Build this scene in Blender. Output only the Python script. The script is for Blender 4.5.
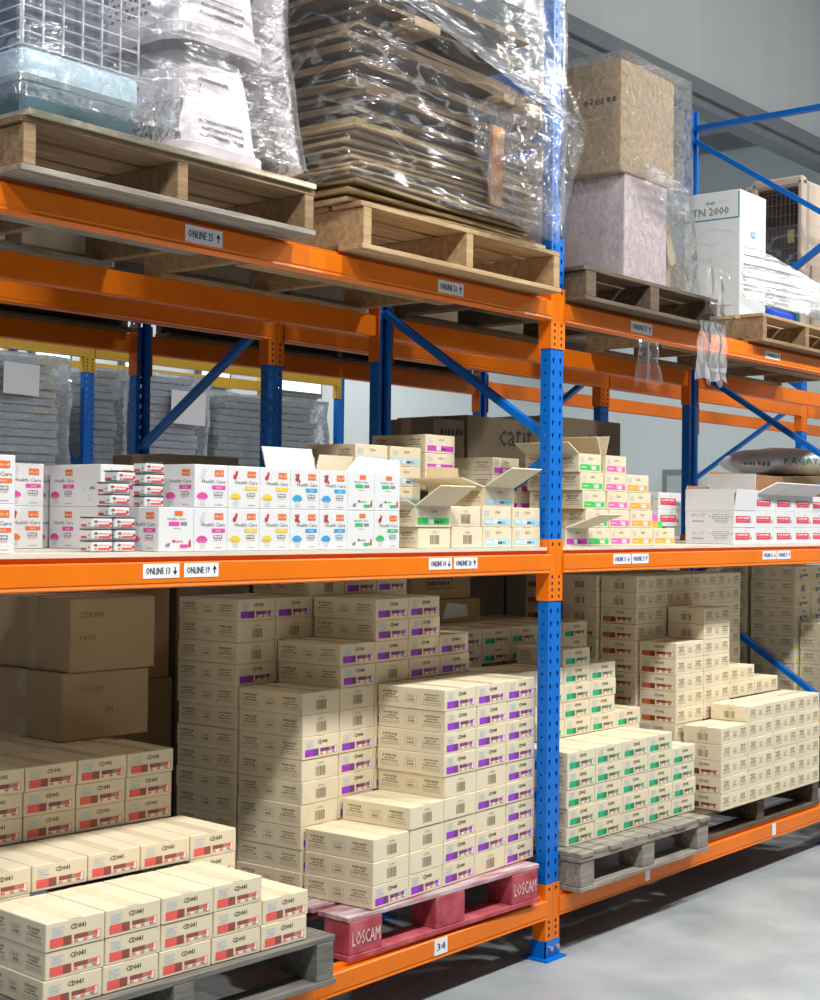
import bpy, bmesh, math, random
from mathutils import Vector, Matrix, noise

random.seed(11)
for o in list(bpy.data.objects):
    bpy.data.objects.remove(o, do_unlink=True)
S = bpy.context.scene
COL = S.collection
PI = math.pi

# ------------------------------------------------------------------ camera
cam = bpy.data.objects.new('camera', bpy.data.cameras.new('camera'))
COL.objects.link(cam)
S.camera = cam
YAW, PITCH, ROLL, FPX = 0.8851, 0.0133, 0.0112, 1476.7
fw = Vector((math.sin(YAW) * math.cos(PITCH), math.cos(YAW) * math.cos(PITCH), math.sin(PITCH)))
rt = Vector((math.cos(YAW), -math.sin(YAW), 0))
up = rt.cross(fw)
r2 = math.cos(ROLL) * rt + math.sin(ROLL) * up
u2 = -math.sin(ROLL) * rt + math.cos(ROLL) * up
m = Matrix.Identity(4)
for i in range(3):
    m[i][0], m[i][1], m[i][2] = r2[i], u2[i], -fw[i]
m.translation = Vector((-4.933, -3.2846, 1.7375))
cam.matrix_world = m
cam.data.sensor_fit = 'VERTICAL'
cam.data.sensor_height = 36.0
cam.data.lens = FPX * 36.0 / 1000.0
cam.data.clip_start = 0.05

# ------------------------------------------------------------------ light
S.view_settings.view_transform = 'Standard'
S.view_settings.look = 'None'
S.view_settings.gamma = 1.0
S.view_settings.use_curve_mapping = False
S.view_settings.exposure = 0.0
W = bpy.data.worlds.new('world')
S.world = W
W.use_nodes = True
W.node_tree.nodes['Background'].inputs[0].default_value = (0.86, 0.94, 1.0, 1)
W.node_tree.nodes['Background'].inputs[1].default_value = 0.14


def lamp(x, y, z, watts, size=0.45, col=(1, 0.985, 0.955)):
    d = bpy.data.lights.new('bay_or_fill_lamp', 'AREA')
    d.shape = 'DISK'
    d.size = size
    d.energy = watts
    d.color = col
    o = bpy.data.objects.new('bay_or_fill_lamp', d)
    o.location = (x, y, z)
    COL.objects.link(o)


for lx in (-5.6, -3.4, -1.2, 1.0, 3.2, 5.4):
    lamp(lx, -2.2, 5.0, 121)
for lx in (-1.0, 3.5, 8.0):
    lamp(lx, 6.3, 5.6, 90)  # lamps added out of view to brighten the back wall
lamp(7.5, -1.5, 9.6, 260)  # unseen fill lamp added to brighten the upper wall

# ------------------------------------------------------------------ materials
MATS = {}


def mat(name, col, rough=0.6, metal=0.0, var=0.0, scale=8.0, bump=0.0, bscale=60.0, stretch=(1, 1, 1), spec=0.5, col2=None, detail=4.0):
    if name in MATS:
        return MATS[name]
    M = bpy.data.materials.new(name)
    M.use_nodes = True
    nt = M.node_tree
    p = nt.nodes['Principled BSDF']
    p.inputs['Base Color'].default_value = (*col, 1)
    p.inputs['Roughness'].default_value = rough
    p.inputs['Metallic'].default_value = metal
    p.inputs['Specular IOR Level'].default_value = spec
    if var > 0 or col2 or bump > 0:
        tc = nt.nodes.new('ShaderNodeTexCoord')
        mp = nt.nodes.new('ShaderNodeMapping')
        mp.inputs['Scale'].default_value = stretch
        nt.links.new(tc.outputs['Object'], mp.inputs['Vector'])
    if var > 0 or col2:
        n = nt.nodes.new('ShaderNodeTexNoise')
        n.inputs['Scale'].default_value = scale
        n.inputs['Detail'].default_value = detail
        nt.links.new(mp.outputs[0], n.inputs['Vector'])
        r = nt.nodes.new('ShaderNodeValToRGB')
        c2 = col2 or tuple(min(1, c * (1 + var)) for c in col)
        c1 = col if col2 else tuple(c * (1 - var) for c in col)
        r.color_ramp.elements[0].position = 0.32
        r.color_ramp.elements[1].position = 0.68
        r.color_ramp.elements[0].color = (*c1, 1)
        r.color_ramp.elements[1].color = (*c2, 1)
        nt.links.new(n.outputs['Fac'], r.inputs[0])
        nt.links.new(r.outputs[0], p.inputs['Base Color'])
    if bump > 0:
        n2 = nt.nodes.new('ShaderNodeTexNoise')
        n2.inputs['Scale'].default_value = bscale
        n2.inputs['Detail'].default_value = 3
        nt.links.new(mp.outputs[0], n2.inputs['Vector'])
        b = nt.nodes.new('ShaderNodeBump')
        b.inputs['Strength'].default_value = bump
        b.inputs['Distance'].default_value = 0.01
        nt.links.new(n2.outputs['Fac'], b.inputs['Height'])
        nt.links.new(b.outputs[0], p.inputs['Normal'])
    MATS[name] = M
    return M


def film_mat(name, white=0.25, base=0.06, tint=(0.985, 0.99, 1.0), scale=7.0, stretch=(1, 1, 1), rough=0.13, bump=0.6, dist=0.35, rot=(0, 0.5, 0), width=0.04):
    """stretch film: clear sheet with a shiny surface and whitened creases"""
    M = bpy.data.materials.new(name)
    M.use_nodes = True
    nt = M.node_tree
    nt.nodes.clear()
    N, L = nt.nodes.new, nt.links.new
    out = N('ShaderNodeOutputMaterial')
    tc = N('ShaderNodeTexCoord')
    mp = N('ShaderNodeMapping')
    mp.inputs['Scale'].default_value = stretch
    L(tc.outputs['Object'], mp.inputs['Vector'])
    n1 = N('ShaderNodeTexNoise')
    n1.inputs['Scale'].default_value = scale
    n1.inputs['Detail'].default_value = 5
    n1.inputs['Distortion'].default_value = dist
    mp.inputs['Rotation'].default_value = rot
    L(mp.outputs[0], n1.inputs['Vector'])
    # creases: a thin ridge where the noise crosses the middle
    sub = N('ShaderNodeMath'); sub.operation = 'SUBTRACT'; sub.inputs[1].default_value = 0.5
    L(n1.outputs['Fac'], sub.inputs[0])
    ab = N('ShaderNodeMath'); ab.operation = 'ABSOLUTE'
    L(sub.outputs[0], ab.inputs[0])
    rg = N('ShaderNodeMapRange')
    rg.inputs['From Min'].default_value = 0.0
    rg.inputs['From Max'].default_value = width
    rg.inputs['To Min'].default_value = 1.0
    rg.inputs['To Max'].default_value = 0.0
    L(ab.outputs[0], rg.inputs['Value'])
    bp = N('ShaderNodeBump')
    bp.inputs['Strength'].default_value = bump
    bp.inputs['Distance'].default_value = 0.03
    L(n1.outputs['Fac'], bp.inputs['Height'])
    gl = N('ShaderNodeBsdfGlossy')
    gl.inputs['Roughness'].default_value = rough
    gl.inputs['Color'].default_value = (1, 1, 1, 1)
    L(bp.outputs[0], gl.inputs['Normal'])
    df = N('ShaderNodeBsdfDiffuse')
    df.inputs['Color'].default_value = (0.85, 0.9, 0.95, 1)
    L(bp.outputs[0], df.inputs['Normal'])
    tl = N('ShaderNodeBsdfTranslucent')
    tl.inputs['Color'].default_value = (0.85, 0.9, 0.95, 1)
    milk = N('ShaderNodeMixShader'); milk.inputs[0].default_value = 0.35
    L(df.outputs[0], milk.inputs[1]); L(tl.outputs[0], milk.inputs[2])
    tr = N('ShaderNodeBsdfTransparent')
    tr.inputs['Color'].default_value = (*tint, 1)
    mul = N('ShaderNodeMath'); mul.operation = 'MULTIPLY_ADD'
    mul.inputs[1].default_value = white
    mul.inputs[2].default_value = base
    L(rg.outputs[0], mul.inputs[0])
    m1 = N('ShaderNodeMixShader')
    L(mul.outputs[0], m1.inputs[0]); L(tr.outputs[0], m1.inputs[1]); L(milk.outputs[0], m1.inputs[2])
    fr = N('ShaderNodeFresnel'); fr.inputs['IOR'].default_value = 1.38
    L(bp.outputs[0], fr.inputs['Normal'])
    f2 = N('ShaderNodeMath'); f2.operation = 'MULTIPLY'; f2.inputs[1].default_value = 0.9; f2.use_clamp = True
    L(fr.outputs[0], f2.inputs[0])
    m2 = N('ShaderNodeMixShader')
    L(f2.outputs[0], m2.inputs[0]); L(m1.outputs[0], m2.inputs[1]); L(gl.outputs[0], m2.inputs[2])
    L(m2.outputs[0], out.inputs['Surface'])
    MATS[name] = M
    return M


orange = mat('orange_paint', (0.84, 0.185, 0.003), 0.38, spec=0.3, var=0.06, scale=3)
blue = mat('blue_paint', (0.0, 0.15, 0.60), 0.36, spec=0.35, var=0.06, scale=4)
yellow = mat('yellow_paint', (0.72, 0.42, 0.02), 0.4)
galv = mat('galvanised_steel', (0.55, 0.56, 0.57), 0.35, metal=0.9)
hole_dark = mat('dark_gap', (0.015, 0.015, 0.02), 0.9)
cream = mat('cream_card', (0.78, 0.68, 0.485), 0.72, var=0.035, scale=5, bump=0.08, bscale=25)
kraft = mat('kraft_card', (0.43, 0.305, 0.165), 0.8, var=0.06, scale=6, bump=0.1, bscale=30)
kraft_in = mat('raw_card', (0.42, 0.22, 0.10), 0.85, var=0.05, scale=6)
kraft_lifted = mat('lifted_kraft_card', (0.52, 0.38, 0.23), 0.8, var=.06, scale=6, bump=.1, bscale=30)  # kraft with its colour lightened to offset light lost in the film
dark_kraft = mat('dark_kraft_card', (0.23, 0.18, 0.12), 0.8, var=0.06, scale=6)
whitec = mat('white_card', (0.74, 0.745, 0.75), 0.55, var=0.015, scale=5)
flap_in = mat('card_inside', (0.60, 0.46, 0.27), 0.85, var=0.04, scale=6)
ink = mat('ink', (0.29, 0.235, 0.15), 0.8)
ink_soft = mat('ink_soft', (0.46, 0.38, 0.24), 0.8)
black = mat('black_ink', (0.03, 0.03, 0.035), 0.6)
grey_ink = mat('grey_ink', (0.25, 0.25, 0.27), 0.6)
seam = mat('seam_line', (0.38, 0.29, 0.16), 0.85)
tape = mat('clear_tape', (0.84, 0.73, 0.5), 0.22, spec=0.6)
tape_brown = mat('brown_tape', (0.42, 0.3, 0.16), 0.2)
paper = mat('white_paper', (0.85, 0.86, 0.87), 0.6)
C_ = dict(
    purple=(0.32, 0.04, 0.58), purple_d=(0.17, 0.05, 0.24), green=(0.0, 0.45, 0.19), green_d=(0.03, 0.24, 0.11),
    red=(0.84, 0.12, 0.10), maroon=(0.30, 0.08, 0.07), orange_p=(0.85, 0.25, 0.04), rust=(0.55, 0.12, 0.04), rust_d=(0.2, 0.05, 0.03),
    lime=(0.03, 0.62, 0.1), pink=(0.85, 0.14, 0.45), tang=(0.93, 0.42, 0.06), cyan=(0.38, 0.70, 0.82), magenta=(0.60, 0.05, 0.55),
    lightblue=(0.45, 0.58, 0.72), pale=(0.86, 0.80, 0.74), hc_orange=(0.80, 0.16, 0.02), hc_mag=(0.75, 0.06, 0.35), hc_yel=(0.85, 0.58, 0.04),
    hc_blue=(0.02, 0.36, 0.72), hc_green=(0.03, 0.5, 0.12), hc_red=(0.6, 0.03, 0.03), brick=(0.70, 0.06, 0.06), lemon=(0.75, 0.62, 0.08),
    tan=(0.45, 0.27, 0.15), teal=(0.0, 0.30, 0.42))
P = {k: mat('print_' + k, v, 0.55) for k, v in C_.items()}
wood_new = mat('pallet_wood', (0.36, 0.22, 0.105), 0.75, col2=(0.52, 0.36, 0.19), scale=5, stretch=(1, 9, 9), bump=0.25, bscale=30)
wood_mid = mat('old_pallet_wood', (0.20, 0.125, 0.062), 0.8, col2=(0.34, 0.225, 0.12), scale=5, stretch=(1, 9, 9), bump=0.25, bscale=30)
wood_grey = mat('weathered_wood', (0.19, 0.165, 0.135), 0.85, col2=(0.36, 0.325, 0.27), scale=6, stretch=(1, 9, 9), bump=0.3, bscale=30)
wood_ash = mat('ashen_wood', (0.12, 0.112, 0.10), 0.85, col2=(0.225, 0.21, 0.185), scale=6, stretch=(1, 9, 9), bump=0.3, bscale=30)
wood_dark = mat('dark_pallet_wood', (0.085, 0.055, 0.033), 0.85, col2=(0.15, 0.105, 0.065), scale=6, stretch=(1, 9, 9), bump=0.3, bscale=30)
wood_redtop = mat('worn_red_deck', (0.36, 0.07, 0.09), 0.8, col2=(0.60, 0.56, 0.58), scale=5, stretch=(1, 5, 5), detail=8.0, bump=0.3, bscale=30)
wood_red = mat('red_pallet_paint', (0.34, 0.022, 0.045), 0.75, col2=(0.55, 0.12, 0.14), scale=11, detail=8.0, bump=0.3, bscale=30)
stencil = mat('stencil_white', (0.75, 0.62, 0.6), 0.8, col2=(0.6, 0.35, 0.36), scale=40)
ply = mat('shelf_ply', (0.72, 0.66, 0.55), 0.7, var=0.08, scale=4)
film_a = film_mat('stretch_film', 0.22, 0.05, scale=3.2, bump=0.9, stretch=(0.7, 1, 2.6), rot=(0, 0.45, 0), width=0.022)
film_b = film_mat('stretch_film_bubbly', 0.20, 0.03, scale=34, bump=1.0, rough=0.08)
film_f = film_mat('stretch_film_bright', 0.22, 0.08, scale=5, width=0.025, bump=0.9, stretch=(0.6, 1, 3.0), rot=(0, -0.25, 0))
film_c = film_mat('stretch_film_streaky', 0.45, 0.16, scale=6, stretch=(0.5, 0.5, 6), bump=0.9, rot=(0, 0.2, 0))
film_s = film_mat('stretch_film_taut', 0.24, 0.05, scale=4, stretch=(0.25, 0.25, 12), bump=1.0, rot=(0, 0.12, 0))
film_d = film_mat('stretch_film_fogged', 0.2, 0.30, scale=5, bump=0.4, stretch=(3, 3, 0.5))
film_e = film_mat('stretch_film_hazy', 0.16, 0.20, scale=9, bump=0.9, rough=0.1, tint=(0.93, 0.95, 0.97), stretch=(1, 1, 2.5))


# ------------------------------------------------------------------ mesh builder
class MB:
    def __init__(self):
        self.v, self.f, self.m, self.mats = [], [], [], []

    def mi(self, M):
        if M not in self.mats:
            self.mats.append(M)
        return self.mats.index(M)

    def face(self, pts, M):
        b = len(self.v)
        self.v.extend(tuple(p) for p in pts)
        self.f.append(tuple(range(b, b + len(pts))))
        self.m.append(self.mi(M))

    def solid(self, pts, faces, M):
        b = len(self.v)
        self.v.extend(tuple(p) for p in pts)
        k = self.mi(M)
        for f in faces:
            self.f.append(tuple(b + i for i in f))
            self.m.append(k)

    def box(self, x0, x1, y0, y1, z0, z1, M, bevel=0.0, T=None):
        if bevel > 0:
            b = bevel
            pts, fs = [], []
            # chamfered box: 24 points
            for sx, X in ((-1, x0), (1, x1)):
                for sy, Y in ((-1, y0), (1, y1)):
                    for sz, Z in ((-1, z0), (1, z1)):
                        pts += [(X, Y - sy * b, Z - sz * b), (X - sx * b, Y, Z - sz * b), (X - sx * b, Y - sy * b, Z)]
            bm = bmesh.new()
            vs = [bm.verts.new(p) for p in pts]
            bmesh.ops.convex_hull(bm, input=vs)
            bmesh.ops.dissolve_limit(bm, angle_limit=0.01, verts=bm.verts, edges=bm.edges)
            bm.verts.index_update()
            pts = [v.co.copy() for v in bm.verts]
            fs = [[v.index for v in f.verts] for f in bm.faces]
            bm.free()
        else:
            pts = [(x, y, z) for x in (x0, x1) for y in (y0, y1) for z in (z0, z1)]
            fs = [(0, 1, 3, 2), (4, 6, 7, 5), (0, 4, 5, 1), (2, 3, 7, 6), (0, 2, 6, 4), (1, 5, 7, 3)]
        if T is not None:
            pts = [T @ Vector(p) for p in pts]
        self.solid(pts, fs, M)

    def bar(self, a, b, w, h, M, upv=(0, 0, 1)):
        a, b = Vector(a), Vector(b)
        d = (b - a).normalized()
        s = d.cross(Vector(upv))
        s = s.normalized() if s.length > 1e-5 else Vector((1, 0, 0))
        t = s.cross(d).normalized()
        pts = []
        for p in (a, b):
            for i, j in ((-1, -1), (1, -1), (1, 1), (-1, 1)):
                pts.append(p + s * w / 2 * i + t * h / 2 * j)
        self.solid(pts, [(0, 1, 2, 3), (7, 6, 5, 4), (0, 4, 5, 1), (1, 5, 6, 2), (2, 6, 7, 3), (3, 7, 4, 0)], M)

    def cyl(self, a, b, r, M, n=10, r1=None):
        a, b = Vector(a), Vector(b)
        d = (b - a).normalized()
        s = d.orthogonal().normalized()
        t = d.cross(s)
        r1 = r if r1 is None else r1
        pts = [p + (s * math.cos(2 * PI * k / n) + t * math.sin(2 * PI * k / n)) * q for p, q in ((a, r), (b, r1)) for k in range(n)]
        fs = [tuple(range(n - 1, -1, -1)), tuple(range(n, 2 * n))] + [(k, (k + 1) % n, n + (k + 1) % n, n + k) for k in range(n)]
        self.solid(pts, fs, M)

    def prism(self, prof, x0, x1, M):
        """profile of (y, z) points pushed along x"""
        n = len(prof)
        pts = [(x, y, z) for x in (x0, x1) for y, z in prof]
        fs = [tuple(range(n)), tuple(range(2 * n - 1, n - 1, -1))] + [(k, n + k, n + (k + 1) % n, (k + 1) % n) for k in range(n)]
        self.solid(pts, fs, M)

    def build(self, name, parent=None, loc=None, rz=0.0, smooth=False):
        me = bpy.data.meshes.new(name)
        me.from_pydata([tuple(v) for v in self.v], [], self.f)
        for M in self.mats:
            me.materials.append(M)
        me.polygons.foreach_set('material_index', self.m)
        if smooth:
            me.polygons.foreach_set('use_smooth', [True] * len(me.polygons))
        bm = bmesh.new()
        bm.from_mesh(me)
        bmesh.ops.recalc_face_normals(bm, faces=bm.faces)
        bm.to_mesh(me)
        bm.free()
        me.update()
        return link(name, me, parent, loc, rz)


def link(name, me, parent=None, loc=None, rz=0.0):
    o = bpy.data.objects.new(name, me)
    COL.objects.link(o)
    if loc is not None:
        o.location = loc
    o.rotation_euler = (0, 0, rz)
    if parent:
        o.parent = parent
    return o


def tag(o, label=None, cat=None, group=None, kind=None):
    if label:
        o['label'] = label
    if cat:
        o['category'] = cat
    if group:
        o['group'] = group
    if kind:
        o['kind'] = kind
    return o


def empty(name, loc=(0, 0, 0), rz=0.0, parent=None):
    o = bpy.data.objects.new(name, None)
    COL.objects.link(o)
    o.location = loc
    o.rotation_euler = (0, 0, rz)
    o.parent = parent
    return o


def copy_tree(o, loc=None, rz=None):
    kids = {}
    for c in bpy.data.objects:
        if c.parent:
            kids.setdefault(c.parent.name, []).append(c)

    def rec(src, par):
        n = src.copy()
        COL.objects.link(n)
        n.parent = par
        for k in kids.get(src.name, []):
            rec(k, n)
        return n
    r = rec(o, None)
    if loc is not None:
        r.location = loc
    if rz is not None:
        r.rotation_euler = (0, 0, rz)
    return r


# text as flat faces: returns list of polygons in (u, v), centred, height = size of capitals
_TX = {}


def text_polys(s):
    if s in _TX:
        return _TX[s]
    cu = bpy.data.curves.new('t', 'FONT')
    cu.body = s
    cu.align_x = 'CENTER'
    cu.resolution_u = 1
    ob = bpy.data.objects.new('t', cu)
    COL.objects.link(ob)
    dg = bpy.context.evaluated_depsgraph_get()
    dg.update()
    me = bpy.data.meshes.new_from_object(ob.evaluated_get(dg))
    pv = [(v.co.x, v.co.y) for v in me.vertices]
    pf = [tuple(p.vertices) for p in me.polygons]
    bpy.data.objects.remove(ob, do_unlink=True)
    bpy.data.curves.remove(cu)
    bpy.data.meshes.remove(me)
    ys = [y for _, y in pv] or [0]
    xs = [x for x, _ in pv] or [0]
    cx = (min(xs) + max(xs)) / 2
    _TX[s] = ([(x - cx, y) for x, y in pv], pf, max(xs) - min(xs))
    return _TX[s]


class Plane:
    """a printable face: origin o, axes u, v, small lift along n"""

    def __init__(self, mb, o, u, v, lift=0.0005):
        self.mb, self.o, self.u, self.v = mb, Vector(o), Vector(u).normalized(), Vector(v).normalized()
        self.n = self.u.cross(self.v)
        self.o = self.o + self.n * lift

    def p(self, a, b, k=0):
        return self.o + self.u * a + self.v * b + self.n * 0.0003 * k

    def rect(self, a0, a1, b0, b1, M, k=0):
        self.mb.face([self.p(a0, b0, k), self.p(a1, b0, k), self.p(a1, b1, k), self.p(a0, b1, k)], M)

    def frame(self, a0, a1, b0, b1, t, M, k=0):
        self.rect(a0, a1, b0, b0 + t, M, k)
        self.rect(a0, a1, b1 - t, b1, M, k)
        self.rect(a0, a0 + t, b0, b1, M, k)
        self.rect(a1 - t, a1, b0, b1, M, k)

    def poly(self, pts, M, k=0):
        self.mb.face([self.p(a, b, k) for a, b in pts], M)

    def arch(self, a, b, w, h, M, k=0, n=8):
        self.poly([(a + w / 2 * math.cos(PI * i / n), b + h * math.sin(PI * i / n)) for i in range(n + 1)], M, k)

    def disc(self, a, b, r, M, k=0, n=10):
        self.poly([(a + r * math.cos(2 * PI * i / n), b + r * math.sin(2 * PI * i / n)) for i in range(n)], M, k)

    def text(self, s, a, b, size, M, k=1, width=None, stretch=1.0):
        pv, pf, w = text_polys(s)
        sc = size / 0.69
        sx = sc * stretch
        if width:
            sx = width / w
        base = len(self.mb.v)
        self.mb.v.extend(tuple(self.p(a + x * sx, b + y * sc, k)) for x, y in pv)
        mi = self.mb.mi(M)
        for f in pf:
            self.mb.f.append(tuple(base + i for i in f))
            self.mb.m.append(mi)

    def glyphs(self, a0, a1, b0, b1, M, n, rng, k=1):
        """a line of unreadable small print"""
        st = (a1 - a0) / n
        for i in range(n):
            g = st * rng.uniform(0.55, 0.85)
            x = a0 + i * st
            self.rect(x, x + g, b0 + (b1 - b0) * rng.uniform(0, .25), b1 - (b1 - b0) * rng.uniform(0, .25), M, k)


def sheet(fn, nu, nv, M, name, parent=None, thick=0.0, smooth=True):
    """grid surface fn(u, v) -> point, u and v in 0..1"""
    mb = MB()
    vs = [fn(i / nu, j / nv) for j in range(nv + 1) for i in range(nu + 1)]
    fs = [(j * (nu + 1) + i, j * (nu + 1) + i + 1, (j + 1) * (nu + 1) + i + 1, (j + 1) * (nu + 1) + i) for j in range(nv) for i in range(nu)]
    mb.solid(vs, fs, M)
    return mb.build(name, parent, smooth=smooth)


def wrap(name, x0, x1, y0, y1, z0, z1, M, amp=0.02, freq=5.0, flare=0.0, res=0.05, top=True, parent=None, seed=0, shape=None):
    """stretch film pulled round a load: sides and top, wrinkled"""
    nx, ny, nz = (max(2, round(d / res)) for d in (x1 - x0, y1 - y0, z1 - z0))
    ring = [(x0 + (x1 - x0) * i / nx, y0) for i in range(nx)] + [(x1, y0 + (y1 - y0) * i / ny) for i in range(ny)] + \
           [(x1 - (x1 - x0) * i / nx, y1) for i in range(nx)] + [(x0, y1 - (y1 - y0) * i / ny) for i in range(ny)]
    n = len(ring)
    cx, cy = (x0 + x1) / 2, (y0 + y1) / 2

    def disp(p, k):
        q = Vector(p)
        d = Vector((q.x - cx, q.y - cy, 0)).normalized()
        w = noise.noise(Vector((q.x * freq + seed, q.y * freq, q.z * freq * 0.6))) + 0.5 * noise.noise(Vector((q.x * freq * 2.7, q.y * freq * 2.7 + seed, q.z * freq * 1.6)))
        q += d * (amp * (w + 0.9))
        q.z += amp * 0.5 * noise.noise(q * freq)
        return q
    mb = MB()
    vs, fs = [], []
    for k in range(nz + 1):
        t = k / nz
        z = z0 + (z1 - z0) * t
        s = shape(t) if shape else 1.0
        fl = flare * (1 - t) ** 3
        for x, y in ring:
            X, Y = cx + (x - cx) * s, cy + (y - cy) * s
            d = Vector((X - cx, Y - cy)).normalized() * fl
            vs.append(disp((X + d.x, Y + d.y, z), k))
    for k in range(nz):
        for i in range(n):
            fs.append((k * n + i, k * n + (i + 1) % n, (k + 1) * n + (i + 1) % n, (k + 1) * n + i))
    if top:
        b = nz * n
        cen = len(vs)
        vs.append(Vector((cx, cy, z1 + amp)))
        for i in range(n):
            fs.append((b + i, b + (i + 1) % n, cen))
    mb.solid(vs, fs, M)
    return mb.build(name, parent, smooth=True)


# ------------------------------------------------------------------ setting
def floor_mat():
    M = mat('polished_concrete', (0.29, 0.32, 0.335), 0.36, col2=(0.46, 0.49, 0.495), scale=2.3, detail=10.0, bump=0.04, bscale=30)
    nt = M.node_tree
    n = nt.nodes.new('ShaderNodeTexNoise')
    n.inputs['Scale'].default_value = 9
    n.inputs['Detail'].default_value = 10
    mx = nt.nodes.new('ShaderNodeMixRGB')
    mx.blend_type = 'MULTIPLY'
    mx.inputs[0].default_value = 0.5
    p = nt.nodes['Principled BSDF']
    src = p.inputs['Base Color'].links[0].from_socket
    nt.links.new(src, mx.inputs[1])
    r = nt.nodes.new('ShaderNodeValToRGB')
    r.color_ramp.elements[0].position = 0.35
    r.color_ramp.elements[0].color = (0.62, 0.65, 0.68, 1)
    r.color_ramp.elements[1].position = 0.65
    nt.links.new(n.outputs['Fac'], r.inputs[0])
    nt.links.new(r.outputs[0], mx.inputs[2])
    nt.links.new(mx.outputs[0], p.inputs['Base Color'])
    return M


wallm = mat('wall_paint', (0.72, 0.79, 0.80), 0.8, var=0.03, scale=0.6)
wallu = mat('upper_wall_paint', (0.74, 0.77, 0.77), 0.85, var=0.03, scale=0.8, stretch=(3, 1, 0.3))
trimm = mat('grey_trim_paint', (0.26, 0.28, 0.30), 0.7, var=0.05, scale=2)
mb = MB(); mb.box(-9, 12.2, -7, 9, -0.2, 0, floor_mat()); tag(mb.build('floor'), kind='structure')
mb = MB(); mb.box(-9, 12.2, 8.0, 8.2, 0, 9, wallm); tag(mb.build('wall_back'), kind='structure')
mb = MB(); mb.box(12.0, 12.2, -7, 8.0, 0, 9, wallm); tag(mb.build('wall_end'), kind='structure')
mb = MB(); mb.box(-9, 11.98, 4.0, 4.15, 6.25, 9, wallu); tag(mb.build('wall_upper'), kind='structure')
mb = MB()
mb.box(-9, 11.98, 3.93, 4.2, 6.09, 6.25, trimm)
mb.box(-9, 11.98, 3.97, 4.2, 5.985, 6.09, trimm)
tag(mb.build('trim_1'), kind='structure')
mb = MB(); mb.box(11.9, 12.0, -2, 7.9, 6.45, 6.66, trimm); tag(mb.build('trim_2'), kind='structure')
mb = MB(); mb.box(11.9, 12.0, 5.82, 6.28, 0, 2.42, trimm); mb.box(11.88, 11.9, 5.9, 6.2, 0.02, 2.34, mat('door_panel', (0.5, 0.54, 0.55), 0.5))
tag(mb.build('door_1'), kind='structure')
mb = MB()
for x0, x1 in ((3.3, 3.75), (4.35, 4.7), (5.35, 5.8), (6.35, 7.2)):
    mb.box(x0, x1, 7.93, 8.0, 3.08, 3.40, mat('window_frame_paint', (0.12, 0.13, 0.14), 0.6))
wf = tag(mb.build('window_1'), kind='structure')
M = bpy.data.materials.new('daylit_pane')
M.use_nodes = True
M.node_tree.nodes['Principled BSDF'].inputs['Base Color'].default_value = (0.9, 0.95, 1, 1)
M.node_tree.nodes['Principled BSDF'].inputs['Emission Color'].default_value = (0.9, 0.96, 1, 1)
M.node_tree.nodes['Principled BSDF'].inputs['Emission Strength'].default_value = 1.0
mb = MB()
for x0, x1 in ((3.3, 3.75), (4.35, 4.7), (5.35, 5.8), (6.35, 7.2)):
    mb.box(x0 + .04, x1 - .04, 7.91, 7.93, 3.13, 3.37, M)
mb.build('pane', wf)

# ------------------------------------------------------------------ racks
BAY, DEP = 2.79, 0.95
ZL, ZM, ZU, BH = 0.162, 1.5306, 2.5355, 0.09
POST_W, POST_D, POST_H = 0.09, 0.048, 4.15
_post = {}


def post_mesh(h, M, flip=False, pitch=0.05):
    key = (h, M.name, flip)
    if key in _post:
        return _post[key]
    mb = MB()
    z0 = 0.0
    n = int(h / pitch)

    def strip(o, u, width, cols, hw, hh, slant=0.0):
        o, u = Vector(o), Vector(u)
        xs = [0.0]
        for c in cols:
            xs += [c - hw, c + hw]
        xs.append(width)
        Z = Vector((0, 0, 1))
        for i in range(len(xs) - 1):
            holecol = i % 2 == 1
            if not holecol:
                mb.face([o + u * xs[i], o + u * xs[i + 1], o + u * xs[i + 1] + Z * h, o + u * xs[i] + Z * h], M)
            else:
                zc = 0.0
                for k in range(n):
                    a = k * pitch + pitch / 2 - hh
                    b = a + 2 * hh
                    mb.face([o + u * xs[i] + Z * zc, o + u * xs[i + 1] + Z * zc, o + u * xs[i + 1] + Z * a, o + u * xs[i] + Z * a], M)
                    if slant:
                        # tear-drop: narrow the lower half
                        mb.face([o + u * xs[i] + Z * a, o + u * (xs[i] + slant) + Z * a, o + u * xs[i] + Z * (a + hh)], M)
                        mb.face([o + u * xs[i + 1] + Z * a, o + u * (xs[i + 1] - slant) + Z * a, o + u * xs[i + 1] + Z * (a + hh)], M)
                    zc = b
                mb.face([o + u * xs[i] + Z * zc, o + u * xs[i + 1] + Z * zc, o + u * xs[i + 1] + Z * h, o + u * xs[i] + Z * h], M)
    s = -1 if flip else 1
    strip((-POST_W / 2, 0, 0), (1, 0, 0), POST_W, (0.020, 0.070), 0.0055, 0.010, 0.003)
    strip((-POST_W / 2, 0, 0), (0, s, 0), POST_D, (0.026,), 0.004, 0.004)
    strip((POST_W / 2, 0, 0), (0, s, 0), POST_D, (0.026,), 0.004, 0.004)
    for sx in (-1, 1):
        a = sx * POST_W / 2
        mb.face([(a, s * POST_D, 0), (a - sx * 0.026, s * POST_D, 0), (a - sx * 0.026, s * POST_D, h), (a, s * POST_D, h)], M)
        mb.face([(a - sx * 0.026, s * POST_D, 0), (a - sx * 0.03, s * (POST_D - 0.014), 0), (a - sx * 0.03, s * (POST_D - 0.014), h), (a - sx * 0.026, s * POST_D, h)], M)
    me = bpy.data.meshes.new('post')
    me.from_pydata([tuple(v) for v in mb.v], [], mb.f)
    me.materials.append(M)
    _post[key] = me
    return me


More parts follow.
